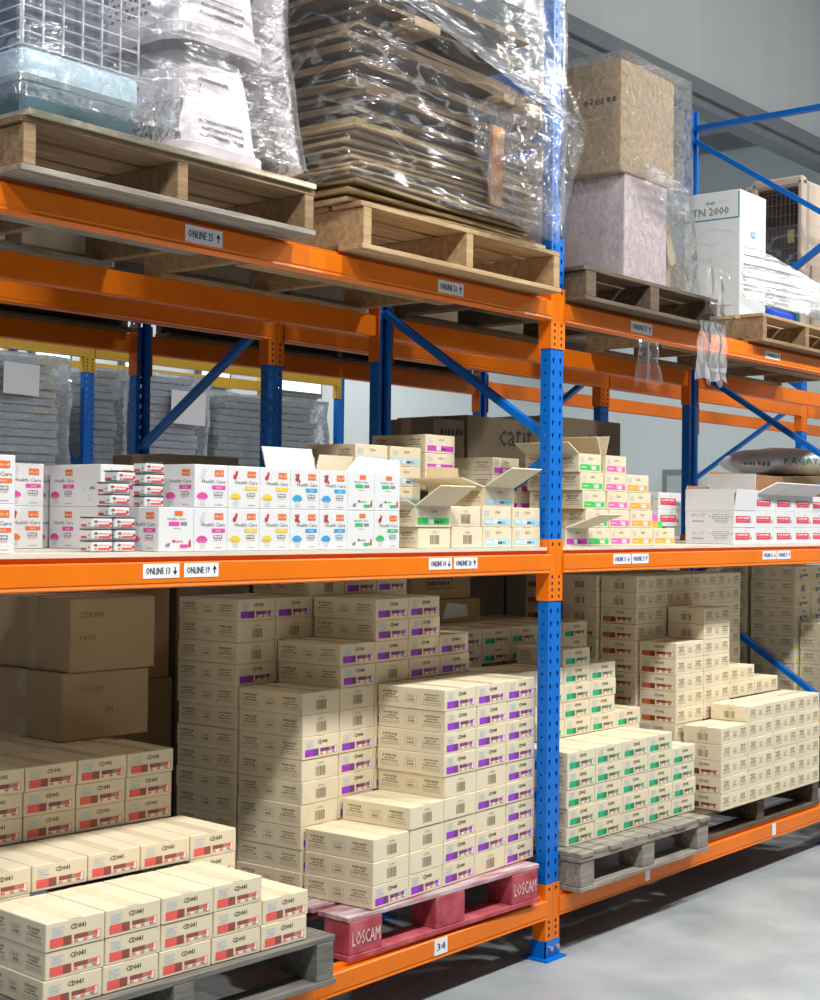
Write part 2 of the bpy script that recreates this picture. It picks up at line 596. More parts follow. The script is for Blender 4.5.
def frame(rack, x, y, dep, h=POST_H, M=blue, offs=0.0, mirror=False):
    f = empty('upright_frame', (x, y, 0), 0, rack)
    link('post', post_mesh(h, M), f, (0, 0, 0.004))
    link('post', post_mesh(h, M, True), f, (0, dep, 0.004))
    for yy, s in ((0, 1), (dep, -1)):
        mb = MB()
        mb.box(-0.075, 0.065, yy - s * 0.03, yy + s * 0.09, 0, 0.008, M)
        mb.box(-POST_W / 2 - .006, POST_W / 2 + .006, yy - s * 0.006, yy - s * 0.002, 0.008, 0.075, M)
        mb.box(-POST_W / 2 - .006, -POST_W / 2 - .001, yy - s * 0.006, yy + s * 0.065, 0.008, 0.075, M)
        for bx in (-0.02, 0.025):
            mb.cyl((bx, yy - s * 0.006, 0.045), (bx, yy - s * 0.018, 0.045), 0.011, galv, 6)
        mb.build('foot_plate', f)
    ya, yb = 0.045, dep - 0.045
    zs = [(4.045, 4.045, 1)]
    k = 0
    legs = [((ya, 4.045 + offs), (yb, 4.045 + offs))] if h > 4 else []
    for k in range(4):
        top = 3.975 + offs - 1.333 * k
        legs.append(((yb, top), (ya, top - 0.565)))
        legs.append(((ya, top - 0.655), (yb, top - 1.22)))
    if mirror:
        legs = [((dep - y0, z0), (dep - y1, z1)) for (y0, z0), (y1, z1) in legs]
    for (y0, z0), (y1, z1) in legs:
        if min(z0, z1) < 0.08 or max(z0, z1) > h - .03:
            continue
        mb = MB()
        mb.bar((0, y0, z0), (0, y1, z1), 0.028, 0.042, M, (1, 0, 0))
        mb.cyl((-0.03, y0, z0), (0.03, y0, z0), 0.009, galv, 8)
        mb.cyl((-0.03, y1, z1), (0.03, y1, z1), 0.009, galv, 8)
        mb.build('brace', f)
    return f


def beam(rack, x0, x1, y, z, s=1, M=orange, conn=True, h=BH):
    """front face at y, body towards +y*s; a step beam with its connectors"""
    mb = MB()
    a, b = x0 + POST_W / 2 + .002, x1 - POST_W / 2 - .002
    prof = [(-.012, 0.004), (-.008, 0), (.036, 0), (.04, .004), (.04, h), (.012, h), (.012, h - .014), (-.008, h - .014), (-.012, h - .018), (-.012, .016), (-.009, .012)]
    mb.prism([(y + s * p, z + q) for p, q in prof], a, b, M)
    o = mb.build('beam', rack)
    if conn:
        for x, d in ((x0, 1), (x1, -1)):
            c = MB()
            e = x + d * POST_W / 2
            zb, zt = z - .11, z + .135
            xa, xb = sorted((e + d * .002, e - d * .044))
            yy = sorted((y - s * .004, y - s * .0015))
            c.box(xa, xb, yy[0], yy[1], zb, zt, M)
            xa, xb = sorted((e + d * .0015, e + d * .005))
            yy = sorted((y - s * .004, y + s * .056))
            c.box(xa, xb, yy[0], yy[1], zb, zt, M)
            p = Plane(c, (e - d * .021, y - s * .004, zb), (s, 0, 0), (0, 0, 1), 0.0006)
            for q in range(9):
                zz = .018 + q * .026
                if abs(zz - .155) > .045:
                    p.rect(-.006, .006, zz - .006, zz + .006, hole_dark)
            c.build('connector', o)
    return o


def rack_run(name, label, y0, x_off, levels, bays, M=blue, MBm=orange, h=POST_H, dep=DEP, rear=True, mirror=False):
    rack = tag(empty(name, (bays[0] * BAY + x_off, y0, 0)), label, 'pallet rack')
    inv = Matrix.Translation((-(bays[0] * BAY + x_off), -y0, 0))
    for k in range(bays[0], bays[1] + 1):
        frame(rack, k * BAY + x_off - rack.location.x, 0, dep, h, M, 0.0, mirror)
    out = {}
    for k in range(bays[0], bays[1]):
        for z in levels:
            xa = (k - bays[0]) * BAY
            out[(k, z, 'f')] = beam(rack, xa, xa + BAY, 0, z, 1, MBm)
            if rear:
                out[(k, z, 'r')] = beam(rack, xa, xa + BAY, dep, z, -1, MBm)
    return rack, out


rackF, bF = rack_run('pallet_rack', 'orange and blue pallet rack holding the cartons beside the grey floor', 0, 0, (ZL, ZM, ZU), (-1, 2))
rackB, bB = rack_run('pallet_rack', 'shaded orange and blue pallet rack standing back to back behind the cartons', DEP + .445, -0.18, (ZL, ZM, ZU), (-1, 3), mirror=True)
rackY, bY = rack_run('pallet_rack', 'blue pallet rack with yellow beams across the rear aisle', 5.5, -0.76, (1.5, 2.915), (0, 2), blue, yellow, 3.3, 1.0)
# shelf decks of the middle level
for rk, z, rng_, y1 in ((rackF, ZM, range(3), DEP), (rackB, ZM, range(4), DEP), (rackY, 1.5, range(2), 1.0)):
    for k in rng_:
        mb = MB()
        mb.box(k * BAY + .056, (k + 1) * BAY - .056, 0.0, y1 - .0, z + BH + .001, z + BH + .014, ply)
        mb.build('shelf_deck', rk)
SH = ZM + BH + .0145     # top of the middle shelf


def sticker(b, rack, x, z, w, h, s, arrow, M=paper, tcol=None, vertical=False):
    mb = MB()
    X = x - rack.location.x
    mb.box(X - w / 2, X + w / 2, -.0135, -.0122, z - h / 2, z + h / 2, M)
    p = Plane(mb, (X, -.0135, z), (1, 0, 0), (0, 0, 1), 0.0004)
    tc = tcol or mat('label_ink', (0.05, 0.06, 0.12), 0.6)
    if s:
        for q in (0, 1):
            p.text(s, (-w * .1 if arrow else 0) + q * .0012, -h * .22, h * .46, tc, 1 + q, width=w * (.66 if arrow else .62))
    if arrow:
        a, d = w * .38, 1 if arrow == 'up' else -1
        p.rect(a - .0022, a + .0022, -h * .26, h * .26, tc, 1)
        p.poly([(a - .009, d * h * .02), (a + .009, d * h * .02), (a, d * h * .3)][::d], tc, 1)
    mb.build('location_label', b)


up_stick = ((-1, -1.92, 'ONLINE 25', .15, .05), (-1, -.714, 'ONLINE 26', .15, .045), (0, .637, 'ONLINE 27', .18, .048), (0, 1.92, 'ONLINE 28', .165, .036))
for k, x, s, w, h in up_stick:
    sticker(bF[(k, ZU, 'f')], rackF, x, ZU + .042, w, h, s, 'up')
for k, x, s, ar, w in ((-1, -2.07, 'ONLINE 13', 'down', .138), (-1, -1.913, 'ONLINE 19', 'up', .138), (-1, -.758, 'ONLINE 14', 'down', .133), (-1, -.607, 'ONLINE 20', 'up', .142),
                       (0, .492, 'ONLINE 15', 'down', .138), (0, .642, 'ONLINE 21', 'up', .14), (0, 1.90, 'ONLINE 16', 'down', .155), (0, 2.065, 'ONLINE 22', 'up', .15)):
    sticker(bF[(k, ZM, 'f')], rackF, x, ZM + .05, w, .042, s, ar, tcol=mat('label_ink_blue', (0.06, 0.12, 0.4), 0.6) if k == 0 else None)
sticker(bF[(-1, ZL, 'f')], rackF, -.73, ZL + .045, .075, .056, '34', None)
for x in (.73, 1.975):
    sticker(bF[(0, ZL, 'f')], rackF, x, ZL + .045, .04, .06, '', None)
#@@GOODS


# ------------------------------------------------------------------ cartons
def side_print(p, w, h, rng, dark=None, mirror=False):
    """faint block printing on a long side: text, boxed mark, text; origin at the face centre, bottom edge"""
    d = dark or ink
    for c in (-0.31, 0.31):
        cx = c * w
        hw = 0.135 * w
        rows = ((0.66, 0.78, 6, d, .8), (0.54, 0.63, 7, d, .6), (0.42, 0.51, 9, d, .9), (0.31, 0.36, 9, ink_soft, 1.0), (0.22, 0.27, 10, ink_soft, 1.05))
        for b0, b1, n, M, q in rows:
            p.glyphs(cx - hw * q, cx + hw * q, h * b0, h * b1, M, n, rng)
    hw = .085 * w
    p.frame(-hw, hw, h * .3, h * .68, .0012, ink_soft, 1)
    p.glyphs(-hw * .6, hw * .6, h * .52, h * .62, ink_soft, 4, rng)
    p.glyphs(-hw * .6, hw * .6, h * .36, h * .47, d, 4, rng)


def label_food(p, w, h, c1, c2, code, rng):
    """end label of the long-code cartons: code, small blue lines, colour band with pictures"""
    b0, b1 = h * .12, h * .44
    a0, a1 = -w * .43, w * .43
    p.rect(a0, a0 + w * .22, b0, b1, c1, 1)
    p.rect(a0 + w * .22, a0 + w * .36, b0, b1, c2, 1)
    p.disc(a0 + w * .31, (b0 + b1) / 2, h * .11, P['maroon'] if c1 is P['red'] else c2, 2)
    p.rect(a0 + w * .38, a1, b0, b1, P['pale'], 1)
    x0 = a0 + w * .40
    n = 5
    for i in range(n):
        x = x0 + (a1 - w * .06 - x0) * i / n
        p.rect(x, x + w * .085, b0 + h * .14, b1 - h * .01, (c2, P['maroon'], c2, P['tan'], c1)[i], 2)
        p.rect(x, x + w * .07, b0 + h * .02, b0 + h * .12, (P['orange_p'], P['pale'], P['orange_p'], whitec, P['tan'])[i], 2)
    p.frame(a1 - w * .075, a1, b0, b1, .0016, c1, 2)
    for q in range(4):
        p.glyphs(a0 + w * .03, a0 + w * (.2 + .04 * (q % 2)), h * (.50 + .09 * q), h * (.555 + .09 * q), P['lightblue'], 5, rng)
    p.text(code, w * .04, h * .64, h * .17, mat('code_ink', (0.06, 0.06, 0.03), 0.6), 1, width=w * .26)
    p.text(code, w * .044, h * .643, h * .17, mat('code_ink', (0.06, 0.06, 0.03), 0.6), 2, width=w * .26)


def label_block(p, w, h, c1, rng, code='CD04', kind=0):
    """end label of the shelf cartons: colour bar with white picture"""
    b0, b1 = h * .12, h * .42
    a0, a1 = -w * .44, w * .44
    p.rect(a0, a1, b0, b1, c1, 1)
    if kind == 0:
        p.rect(a0 + w * .30, a0 + w * .45, b0 + .002, b1 - .002, whitec, 2)
        p.text('un', w * .17, b0 + h * .05, h * .17, black, 2, width=w * .2)
        p.rect(a0 + w * .04, a0 + w * .22, b0 + h * .09, b1 - h * .06, whitec if c1 is P['cyan'] else c1, 2)
        p.glyphs(a0 + w * .45, a0 + w * .6, b0 + h * .05, b1 - h * .12, black, 3, rng, 2)
    else:
        p.disc(w * .10, b0 + h * .12, h * .10, whitec, 2)
        p.arch(w * .2, b0 + h * .02, w * .16, h * .2, P['pale'], 2)
        p.glyphs(w * .02, w * .34, b1 - h * .09, b1 - h * .03, whitec, 7, rng, 2)
        p.glyphs(a0 + w * .05, a0 + w * .28, b0 + h * .1, b0 + h * .18, mat('soft_white', (.8, .75, .7)), 5, rng, 2)
    for q in range(3):
        p.glyphs(a0 + w * .02, a0 + w * .18, h * (.55 + .1 * q), h * (.61 + .1 * q), P['lightblue'], 4, rng)
    p.text(code, w * .02, h * .67, h * .13, mat('code_ink', (0.1, 0.1, 0.05), 0.6), 1)


def barcode(p, w, h, code, rng):
    a = -.026
    while a < .026:
        t = rng.choice((.0016, .0026, .004, .0055))
        p.rect(a, a + t, h * .18, h * .62, ink, 1)
        a += t + rng.choice((.0018, .003))
    p.text(code, 0, h * .70, h * .11, ink, 1)


class Carton:
    """one kind of closed carton: w along x, l along y, h; label on the -y end, barcode on the +y end"""

    def __init__(self, kind, w, l, h, body=None):
        self.kind, self.w, self.l, self.h = kind, w, l, h
        self.proto = None
        rng = random.Random(hash_str(kind))
        body = body or cream
        mb = MB()
        mb.box(-w / 2, w / 2, 0, l, 0, h, body, .0022)
        T = Plane(mb, (0, 0, h), (1, 0, 0), (0, 1, 0), .0002)
        T.rect(-.0008, .0008, .002, l - .002, seam)
        L = Plane(mb, (-w / 2, l / 2, 0), (0, -1, 0), (0, 0, 1))
        R = Plane(mb, (w / 2, l / 2, 0), (0, 1, 0), (0, 0, 1))
        if kind in ('white_red',):
            for p in (L, R):
                p.text('NO.0 : CAT"', -l * .22, h * .55, h * .14, grey_ink, 1, width=l * .26)
                p.glyphs(-l * .34, -l * .1, h * .26, h * .38, grey_ink, 5, rng)
                for q, b in ((1, .7), (1.5, .58), (1, .47), (.8, .36), (.8, .26)):
                    p.glyphs(l * .24 - .045 * q, l * .24 + .045 * q, h * b, h * (b + .055), grey_ink, 8, rng)
        else:
            for p in (L, R):
                side_print(p, l, h, rng)
        B = Plane(mb, (0, l, 0), (-1, 0, 0), (0, 0, 1))
        code = {'red': 'CD041', 'purple': 'CD040', 'green': 'CD042', 'rust': 'CD043'}.get(kind, 'CD04')
        barcode(B, w, h, code, rng)
        self.body = mb
        lb = MB()
        p = Plane(lb, (0, 0, 0), (1, 0, 0), (0, 0, 1), .0006)
        if kind == 'red':
            label_food(p, w, h, P['red'], P['maroon'], code, rng)
        elif kind == 'purple':
            label_food(p, w, h, P['purple'], P['purple_d'], code, rng)
        elif kind == 'green':
            label_food(p, w, h, P['green'], P['green_d'], code, rng)
        elif kind == 'rust':
            label_food(p, w, h, P['rust'], P['rust_d'], code, rng)
        elif kind == 'lemon':
            label_food(p, w, h, P['lemon'], P['green_d'], code, rng)
        elif kind == 'white_red':
            p.rect(-w * .42, w * .26, h * .26, h * .66, P['brick'], 1)
            p.glyphs(-w * .36, w * .2, h * .5, h * .6, P['pale'], 7, rng, 2)
            p.glyphs(-w * .36, w * .2, h * .36, h * .45, P['pink'], 9, rng, 2)
            p.disc(w * .31, h * .4, h * .14, P['lightblue'], 1)
            p.disc(w * .34, h * .34, h * .09, grey_ink, 2)
            p.text('un', w * .05, h * .76, h * .12, grey_ink, 1)
        elif kind in ('cyan', 'magenta'):
            label_block(p, w, h, P[kind], rng, kind=0)
        else:
            label_block(p, w, h, P[kind], rng, kind=1)
        self.label = lb
        tp = MB()
        if kind not in ('white_red',):
            t = Plane(tp, (0, 0, h), (1, 0, 0), (0, 1, 0), .0004)
            t.rect(-.022, .022, .0, l, tape)
        self.tape = tp if kind not in ('white_red',) else None

    def place(self, x, y, z, rz, label, group, flip=False):
        """x, y: middle of the front end at the bottom"""
        if flip:
            c, s = math.cos(rz), math.sin(rz)
            x, y, rz = x - s * self.l, y + c * self.l, rz + PI
        if self.proto is None:
            o = self.body.build('carton')
            k = [self.label.build('printed_label', o)]
            if self.tape:
                k.append(self.tape.build('packing_tape', o))
            self.proto, self.kids = o, k
        else:
            o = self.proto.copy()
            COL.objects.link(o)
            for c_ in self.kids:
                d = c_.copy()
                COL.objects.link(d)
                d.parent = o
        o.location = (x, y, z)
        o.rotation_euler = (0, 0, rz)
        return tag(o, label, 'carton', group)


    def merge(self, x, y, z, rz, flip):
        c, s = math.cos(rz), math.sin(rz)
        if flip:
            x, y, rz = x - s * self.l, y + c * self.l, rz + PI
        T = Matrix.Translation((x, y, z)) @ Matrix.Rotation(rz, 4, 'Z')
        for part in (self.body, self.label):
            b = len(REST.v)
            REST.v.extend(tuple(T @ Vector(p)) for p in part.v)
            mi = [REST.mi(M) for M in part.mats]
            REST.f.extend(tuple(b + i for i in f) for f in part.f)
            REST.m.extend(mi[k] for k in part.m)


def hash_str(s):
    return sum((i + 1) * ord(c) for i, c in enumerate(s))


ORD = ['zero', 'first', 'second', 'third', 'fourth', 'fifth', 'sixth', 'seventh', 'eighth', 'ninth', 'tenth', 'eleventh', 'twelfth', 'thirteenth', 'fourteenth', 'fifteenth']
def ordw(n):
    t = ORD + ['sixteenth', 'seventeenth', 'eighteenth', 'nineteenth', 'twentieth']
    return t[n] if n <= 20 else ('twenty-' if n < 30 else 'thirty-') + ORD[n % 10] if n % 10 else {30: 'thirtieth'}[n]


ROW = ['front row', 'second row', 'third row', 'fourth row', 'fifth row']
SKIP = set('G1000 G1001 G1002 G1003 G1004 G1005 G1006 G1007 G2000 G2001 G2002 G2003 G2004 G2005 G2006 G2007 G2406 G2407 G2408 G3000 G3001 G3002 G3003 G3004 G3005 G3006 G3007 G3008 G3009 G3010 O1000 O1001 O1002 O2000 O2001 O2002 O2003 O2004 O2208 O2209 O2210 O3000 O3001 O3002 O3003 O3004 O3005 O3006 O3007 O4000 O4001 O4002 O4003 O4004 O4005 O4006 O4007 O4008 O4009 O4010 P2411 R1000 R1001 R2000 R2001 R2002 R2003 R2004 R2005 R2006 R3000 R3001 R3002 R3003 R3004 R3005 R3006 R3106 Y0000 Y0001 Y0002 Y0003 Y0004 Y0100 Y0101 Y0102 Y0103 Y0104 Y0105 Y0106 Y0107 Y0108 Y0109 Y1000 Y1001 Y1002 Y1003 Y2000 Y2001 Y2003 Y2005 Y2113'.split())
# cartons of which only a sliver shows between the others: kept together as one object
SLIVERS = set('R3206 P1205 P2000 P2001 P2211 P2212 P2412 G1404 G2008 G2209 G2309 G3110 G3210 G3310 O1003 O2005 O2110 O2111 O2211 O2307 O3008 O3113 O3213 O3313 O4113 O4213 O4313 Y1004 Y2002 Y2004 Y2006 Y2008'.split())
REST = MB()


def pile(tagname, C, origin, yaw, pitch, cols, rows, group, what, where, colword, barcodes=(), jit=.0007, rowoff=None, rotated=False, kmin=None):
    """rows: list of per-column heights; visible boxes only. what(barcode) -> first words, where -> last words"""
    pw, pl, ph = pitch
    rng = random.Random(hash_str(tagname))
    x0, y0, z0 = origin
    c, s = math.cos(yaw), math.sin(yaw)
    shift = {}
    for r, hs in enumerate(rows):
        for j, H in enumerate(hs):
            for k in range(H):
                if (r, k) not in shift:
                    shift[(r, k)] = (rng.uniform(-.006, .004), rng.uniform(-.0022, .0022))
                ey, dx, dy = rng.uniform(-.002, .002), rng.uniform(-jit, jit) + shift[(r, k)][0], rng.uniform(-jit, jit) + shift[(r, k)][1]
                key = '%s%d%d%02d' % (tagname, r, j, k)
                front = r == 0 or rows[r - 1][j] <= k
                side = j == 0 or hs[j - 1] <= k
                if kmin and k < kmin.get((r, j), 0):
                    continue
                slit = r > 0 and j > 0 and rows[r - 1][j - 1] <= k < rows[r - 1][j]
                if not (front or side or slit or k == H - 1):
                    continue
                if key in SKIP:
                    continue
                a = (j + .5) * pw + dx + (rowoff[r][0] if rowoff else 0)
                b = r * pl + dy + .004 + (rowoff[r][1] if rowoff else 0)
                bc = (r, j, k) in barcodes
                lay = 'top layer' if k == H - 1 else ORD[k + 1] + ' layer up'
                lab = '%s, %s column from %s, %s, %s, %s' % (what[1 if bc else 0], ORD[colword[j]], colword['of'], lay, ROW[r], where)
                X, Y = x0 + c * a - s * b, y0 + s * a + c * b
                if rotated:
                    # long side faces the aisle, label end faces -x
                    a2 = j * pw + dx + (rowoff[r][0] if rowoff else 0) + .003
                    b2 = b + C.w / 2
                    X, Y = x0 + c * a2 - s * b2, y0 + s * a2 + c * b2
                    put_ = (X, Y, z0 + k * ph, yaw + ey * .7 - PI / 2)
                else:
                    put_ = (X, Y, z0 + k * ph, yaw + ey)
                if key in SLIVERS:
                    C.merge(*put_, bc)
                else:
                    C.place(*put_, lab, group, flip=bc)


# ------------------------------------------------------------------ pallets
def pallet(name, label, x0, x1, y0, y1, z0, z1, W, yaw=0.0, style='stringer', nb=7, stencils=False, W2=None, W3=None, deep=False):
    """origin at the middle of the front lower edge"""
    w, d, h = x1 - x0, y1 - y0, z1 - z0
    root = tag(empty(name, ((x0 + x1) / 2, y0, z0), yaw), label, 'pallet')
    t = .019
    rng = random.Random(hash_str(label))
    mb = MB()
    bw = d / nb
    if deep:
        for q in (0, d / 2 - .05, d - .1):
            mb.box(-w / 2, w / 2, q, q + .1, h - t - .019, h - t - .0005, W, .002)
        t2 = w / nb
        for k in range(nb):
            e = rng.uniform(-.006, .006)
            mb.box(-w / 2 + k * t2 + .003, -w / 2 + (k + 1) * t2 - .009, e - .004, d + e, h - t, h + rng.uniform(-.003, 0), W, .002)
        t = .0385
    for k in range(0 if deep else nb):
        e = rng.uniform(-.006, .006)
        mb.box(-w / 2 + e, w / 2 + e, k * bw + .004, (k + 1) * bw - (.022 if k < nb - 1 else .0), h - t, h + rng.uniform(-.002, 0), W2 or W, .002)
    mb.build('deck_boards', root)
    mb = MB()
    for b0, b1 in ((0, .11), (d / 2 - .05, d / 2 + .05), (d - .11, d)):
        mb.box(-w / 2, w / 2, b0, b1, 0, .018, W3 or W, .002)
    mb.build('base_boards', root)
    ws = .04 if style == 'stringer' else (.165 if style == 'block' else .10)
    xs = (-w / 2 + .008, -ws / 2, w / 2 - .008 - ws)
    if style == 'post':
        ws = .075
        xs = (-w / 2 + .01, -.05, w / 2 - .01 - ws)
    if style == 'cross':
        for sy in (.003, d / 2 - .02, d - .043):
            mb = MB()
            mb.box(-w / 2 + .004, w / 2 - .004, sy, sy + .04, .0185, h - t - .0005, W, .002)
            mb.build('stringer', root)
        return root
    for i, sx in enumerate(xs):
        if style in ('stringer', 'post'):
            mb = MB()
            mb.box(sx, sx + ws, .003, d - .003, .0185, h - t - .0005, W, .002)
            mb.build('stringer', root)
        else:
            if style == 'board':
                ws = .10
            for by in (.003, d / 2 - .06, d - .123):
                mb = MB()
                mb.box(sx, sx + ws, by, by + .12, .0185, h - t - .0005, W, .003)
                o = mb.build('block', root)
                if stencils and by < .01 and i != 1:
                    mb = MB()
                    p = Plane(mb, (sx + ws / 2, by, .06), (1, 0, 0), (0, 0, 1), .0008)
                    p.text('LOSCAM', 0, -.012, .046, stencil, 1, width=ws * .84)
                    p.text('LOSCAM', .0012, -.011, .046, stencil, 2, width=ws * .84)
                    mb.build('stencil', o)
    return root


BT = ZL + BH
UT = ZU + BH
pallet('pallet', 'worn red wooden pallet with white stencilled blocks under the purple-label cartons', -1.215, -.13, -.014, 1.0, BT + .001, .4025, wood_red, -.03, 'block', 6, True, wood_redtop)
pallet('pallet', 'ashen grey wooden pallet under the red-label cartons', -2.62, -1.40, -.085, .95, BT + .001, .4095, wood_ash, -.045, 'post', 7)
pallet('pallet', 'weathered grey pallet of slats and blocks under the green-label cartons', .085, 1.15, -.085, .98, BT + .001, .4095, wood_grey, -.01, 'board', 10, deep=True)
pallet('pallet', 'dark pallet under the rust-label cartons', 1.19, 2.55, .0, 1.02, BT + .001, .3865, wood_dark, 0, 'post', 7)
pallet('pallet', 'dark pallet under the yellow-label cartons', 2.87, 3.95, .0, 1.0, BT + .001, .4, wood_dark, 0, 'post', 7)
pallet('pallet', 'brown pallet on the upper beam under the vented plastic tubs and wire cage', -2.645, -1.535, -.11, .98, UT + .001, UT + .146, wood_mid, 0, 'stringer', 7, W3=wood_grey)
pallet('pallet', 'pale new pallet on the upper beam under the heap of brown boards', -1.30, -.125, -.10, 1.0, UT + .001, UT + .16, wood_new, 0, 'stringer', 7)
pallet('pallet', 'dark pallet on the upper beam under the pink box in film', .065, 1.20, -.09, .95, UT + .001, UT + .14, wood_dark, 0, 'post', 7)
pallet('pallet', 'light brown pallet on the upper beam under the tall white appliance box', 1.69, 2.72, -.07, .95, UT + .001, UT + .14, wood_mid, 0, 'stringer', 7, W2=wood_new)
pallet('pallet', 'brown pallet on the upper beam under the beige pet crate', 2.86, 3.95, .0, 1.0, UT + .001, UT + .14, wood_mid, 0, 'stringer', 7, W2=wood_new)
REAR = []
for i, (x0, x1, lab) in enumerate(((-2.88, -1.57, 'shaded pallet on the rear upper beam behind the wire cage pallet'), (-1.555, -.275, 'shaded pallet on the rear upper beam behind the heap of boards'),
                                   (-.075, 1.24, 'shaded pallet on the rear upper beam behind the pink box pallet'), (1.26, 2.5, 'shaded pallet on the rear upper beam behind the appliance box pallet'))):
    pallet('pallet', lab, x0, x1, 1.41, 2.34, UT + .001, UT + .145, wood_dark, 0, 'cross', 7)  # crosswise stringers, shaped to shut out brightness from behind
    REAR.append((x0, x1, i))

# ------------------------------------------------------------------ big piles of cartons
cn_red = Carton('red', .1900, .286, .0766)
cn_pur = Carton('purple', .2040, .308, .0788)
cn_gre = Carton('green', .2080, .254, .0760)
cn_rus = Carton('rust', .2015, .2695, .0768)
cn_lem = Carton('lemon', .208, .272, .0774)
postL = {0: 5, 1: 4, 2: 3, 3: 2, 4: 1, 'of': 'blue post'}
redc = {0: 5, 1: 4, 2: 3, 3: 2, 4: 1, 'of': 'red pallet'}
postR = {0: 1, 1: 2, 2: 3, 3: 4, 4: 5, 'of': 'blue post'}
grn = {0: 1, 1: 2, 2: 3, 3: 4, 'of': 'green-label cartons'}
pile('R', cn_red, (-2.472, -.0269, .4105), -.0592, (.1945, .295, .0773), 5, [[3, 3, 3, 3, 2], [4, 4, 4, 4, 4], [7, 7, 7, 7, 7], [7, 7, 7, 7, 7]], 'red-label cartons on the ashen pallet',
     ('red-label carton', 'barcode-end carton'), 'on ashen pallet', redc, rowoff=((0, 0), (-.033, .015), (-.07, .013), (-.09, .018)))
pile('P', cn_pur, (-1.1001, -.0004, .4035), .045, (.2078, .3175, .0794), 5, [[3, 4, 9, 9, 9], [9, 11, 13, 13, 11], [13, 13, 14, 14, 14]], 'purple-label cartons on the red pallet',
     ('purple-label carton', 'barcode-end carton'), 'on red pallet', postL,
     rowoff=((.010, 0), (0, 0), (0, 0)), barcodes={(0, 0, 2), (0, 0, 1), (0, 1, 3), (0, 1, 2), (0, 1, 1), (0, 2, 4), (0, 2, 3), (0, 3, 0), (0, 3, 2), (0, 3, 4), (1, 0, 8), (1, 0, 7), (1, 0, 5), (1, 0, 4), (1, 0, 3), (1, 1, 8), (1, 1, 7),
               (1, 2, 9), (2, 0, 11), (2, 0, 10), (2, 1, 11), (2, 2, 13)})
pile('G', cn_gre, (.151, .025, .4105), -.01, (.212, .30, .0767), 5, [[5, 5, 5, 5, 4], [9, 9, 10, 9, 6], [11, 11, 11, 11, 11], [11, 11, 11, 11, 11]], 'green-label cartons on the weathered pallet',
     ('green-label carton', 'barcode-end carton'), 'on weathered pallet', postR, rowoff=((0, 0), (-.073, -.044), (-.011, -.01), (0, 0)))
pile('O', cn_rus, (1.364, -.04, .3875), 0, (.275, .21, .0776), 4, [[5, 6, 6, 6], [10, 12, 8, 7], [14, 14, 14, 14], [14, 14, 14, 14], [14, 14, 14, 14]], 'rust-label cartons on the dark pallet',
     ('rust-label carton', 'barcode-end carton'), 'dark pallet', grn, rotated=True, rowoff=((0, 0), (-.044, .01), (-.063, .01), (-.085, .01), (-.10, .015)),
     barcodes={(0, 0, 4), (0, 0, 3), (0, 1, 5), (1, 1, 11), (1, 1, 10), (2, 0, 13), (2, 0, 12), (3, 0, 13), (3, 0, 12), (3, 0, 11)})
pile('Y', cn_lem, (2.89, .02, .401), 0, (.214, .29, .0783), 2, [[10, 10], [14, 14], [14, 14]], 'yellow-label cartons past the far brace',
     ('yellow-label carton', 'barcode-end carton'), 'past the brace', {0: 1, 1: 2, 'of': 'blue brace'}, rowoff=((.05, 0), (0, -.01), (0, 0)), barcodes={(1, 0, 12), (1, 1, 11)})


tag(REST.build('cartons'), 'slivers of cream cartons showing between and behind the stacked ones', 'cartons', None, 'stuff')

# ------------------------------------------------------------------ plain brown cartons
def big_carton(label, x0, x1, y0, y1, z0, z1, body=None, yaw=0.0, writing=(), tapes=True, cat='carton', group=None, name='carton'):
    """writing: (face, text or None, a, b, size) in metres on the face, from its lower corner"""
    w, d, h = x1 - x0, y1 - y0, z1 - z0
    body = body or kraft
    mb = MB()
    mb.box(-w / 2, w / 2, 0, d, 0, h, body, .004)
    T = Plane(mb, (0, 0, h), (1, 0, 0), (0, 1, 0), .0005)
    T.rect(-w / 2 + .004, w / 2 - .004, d / 2 - .001, d / 2 + .001, seam)
    o = mb.build(name, None, ((x0 + x1) / 2, y0, z0), yaw)
    tag(o, label, cat, group)
    if tapes:
        mb = MB()
        mb.solid([(w / 2, d / 2 - .03, h + .0011), (w / 2, d / 2 + .03, h + .0011), (-w / 2 - .0008, d / 2 + .03, h + .0011), (-w / 2 - .0008, d / 2 - .03, h + .0011), (-w / 2 - .0008, d / 2 + .03, h * .6), (-w / 2 - .0008, d / 2 - .03, h * .6)],
                 [(0, 1, 2, 3), (3, 2, 4, 5)], tape_brown)
        mb.build('packing_tape', o)
        mb = MB()
        Lp = Plane(mb, (-w / 2, d / 2, 0), (0, -1, 0), (0, 0, 1), .0008)
        Lp.rect(-.03, .03, 0, h * .3, tape_brown)
        mb.build('packing_tape', o)
    if writing:
      for f, s, a, b, size, M in writing:
        mb = MB()
        faces = {'f': Plane(mb, (-w / 2, 0, 0), (1, 0, 0), (0, 0, 1), .0008), 'l': Plane(mb, (-w / 2, d, 0), (0, -1, 0), (0, 0, 1), .0008)}
        p = faces[f]
        if callable(s):
            s(p, a, b, size, M)
        else:
            p.text(s, a, b, size, M, 1)
        mb.build('printing', o)
    return o


def boxed_print(p, a, b, size, M):
    p.frame(a, a + size * 4, b, b + size, .004, M, 1)
    p.glyphs(a + size * .3, a + size * 3.7, b + size * .25, b + size * .75, M, 7, random.Random(3))


def smear(p, a, b, size, M):
    p.glyphs(a, a + size * 5, b, b + size, M, 6, random.Random(int(a * 1000)))


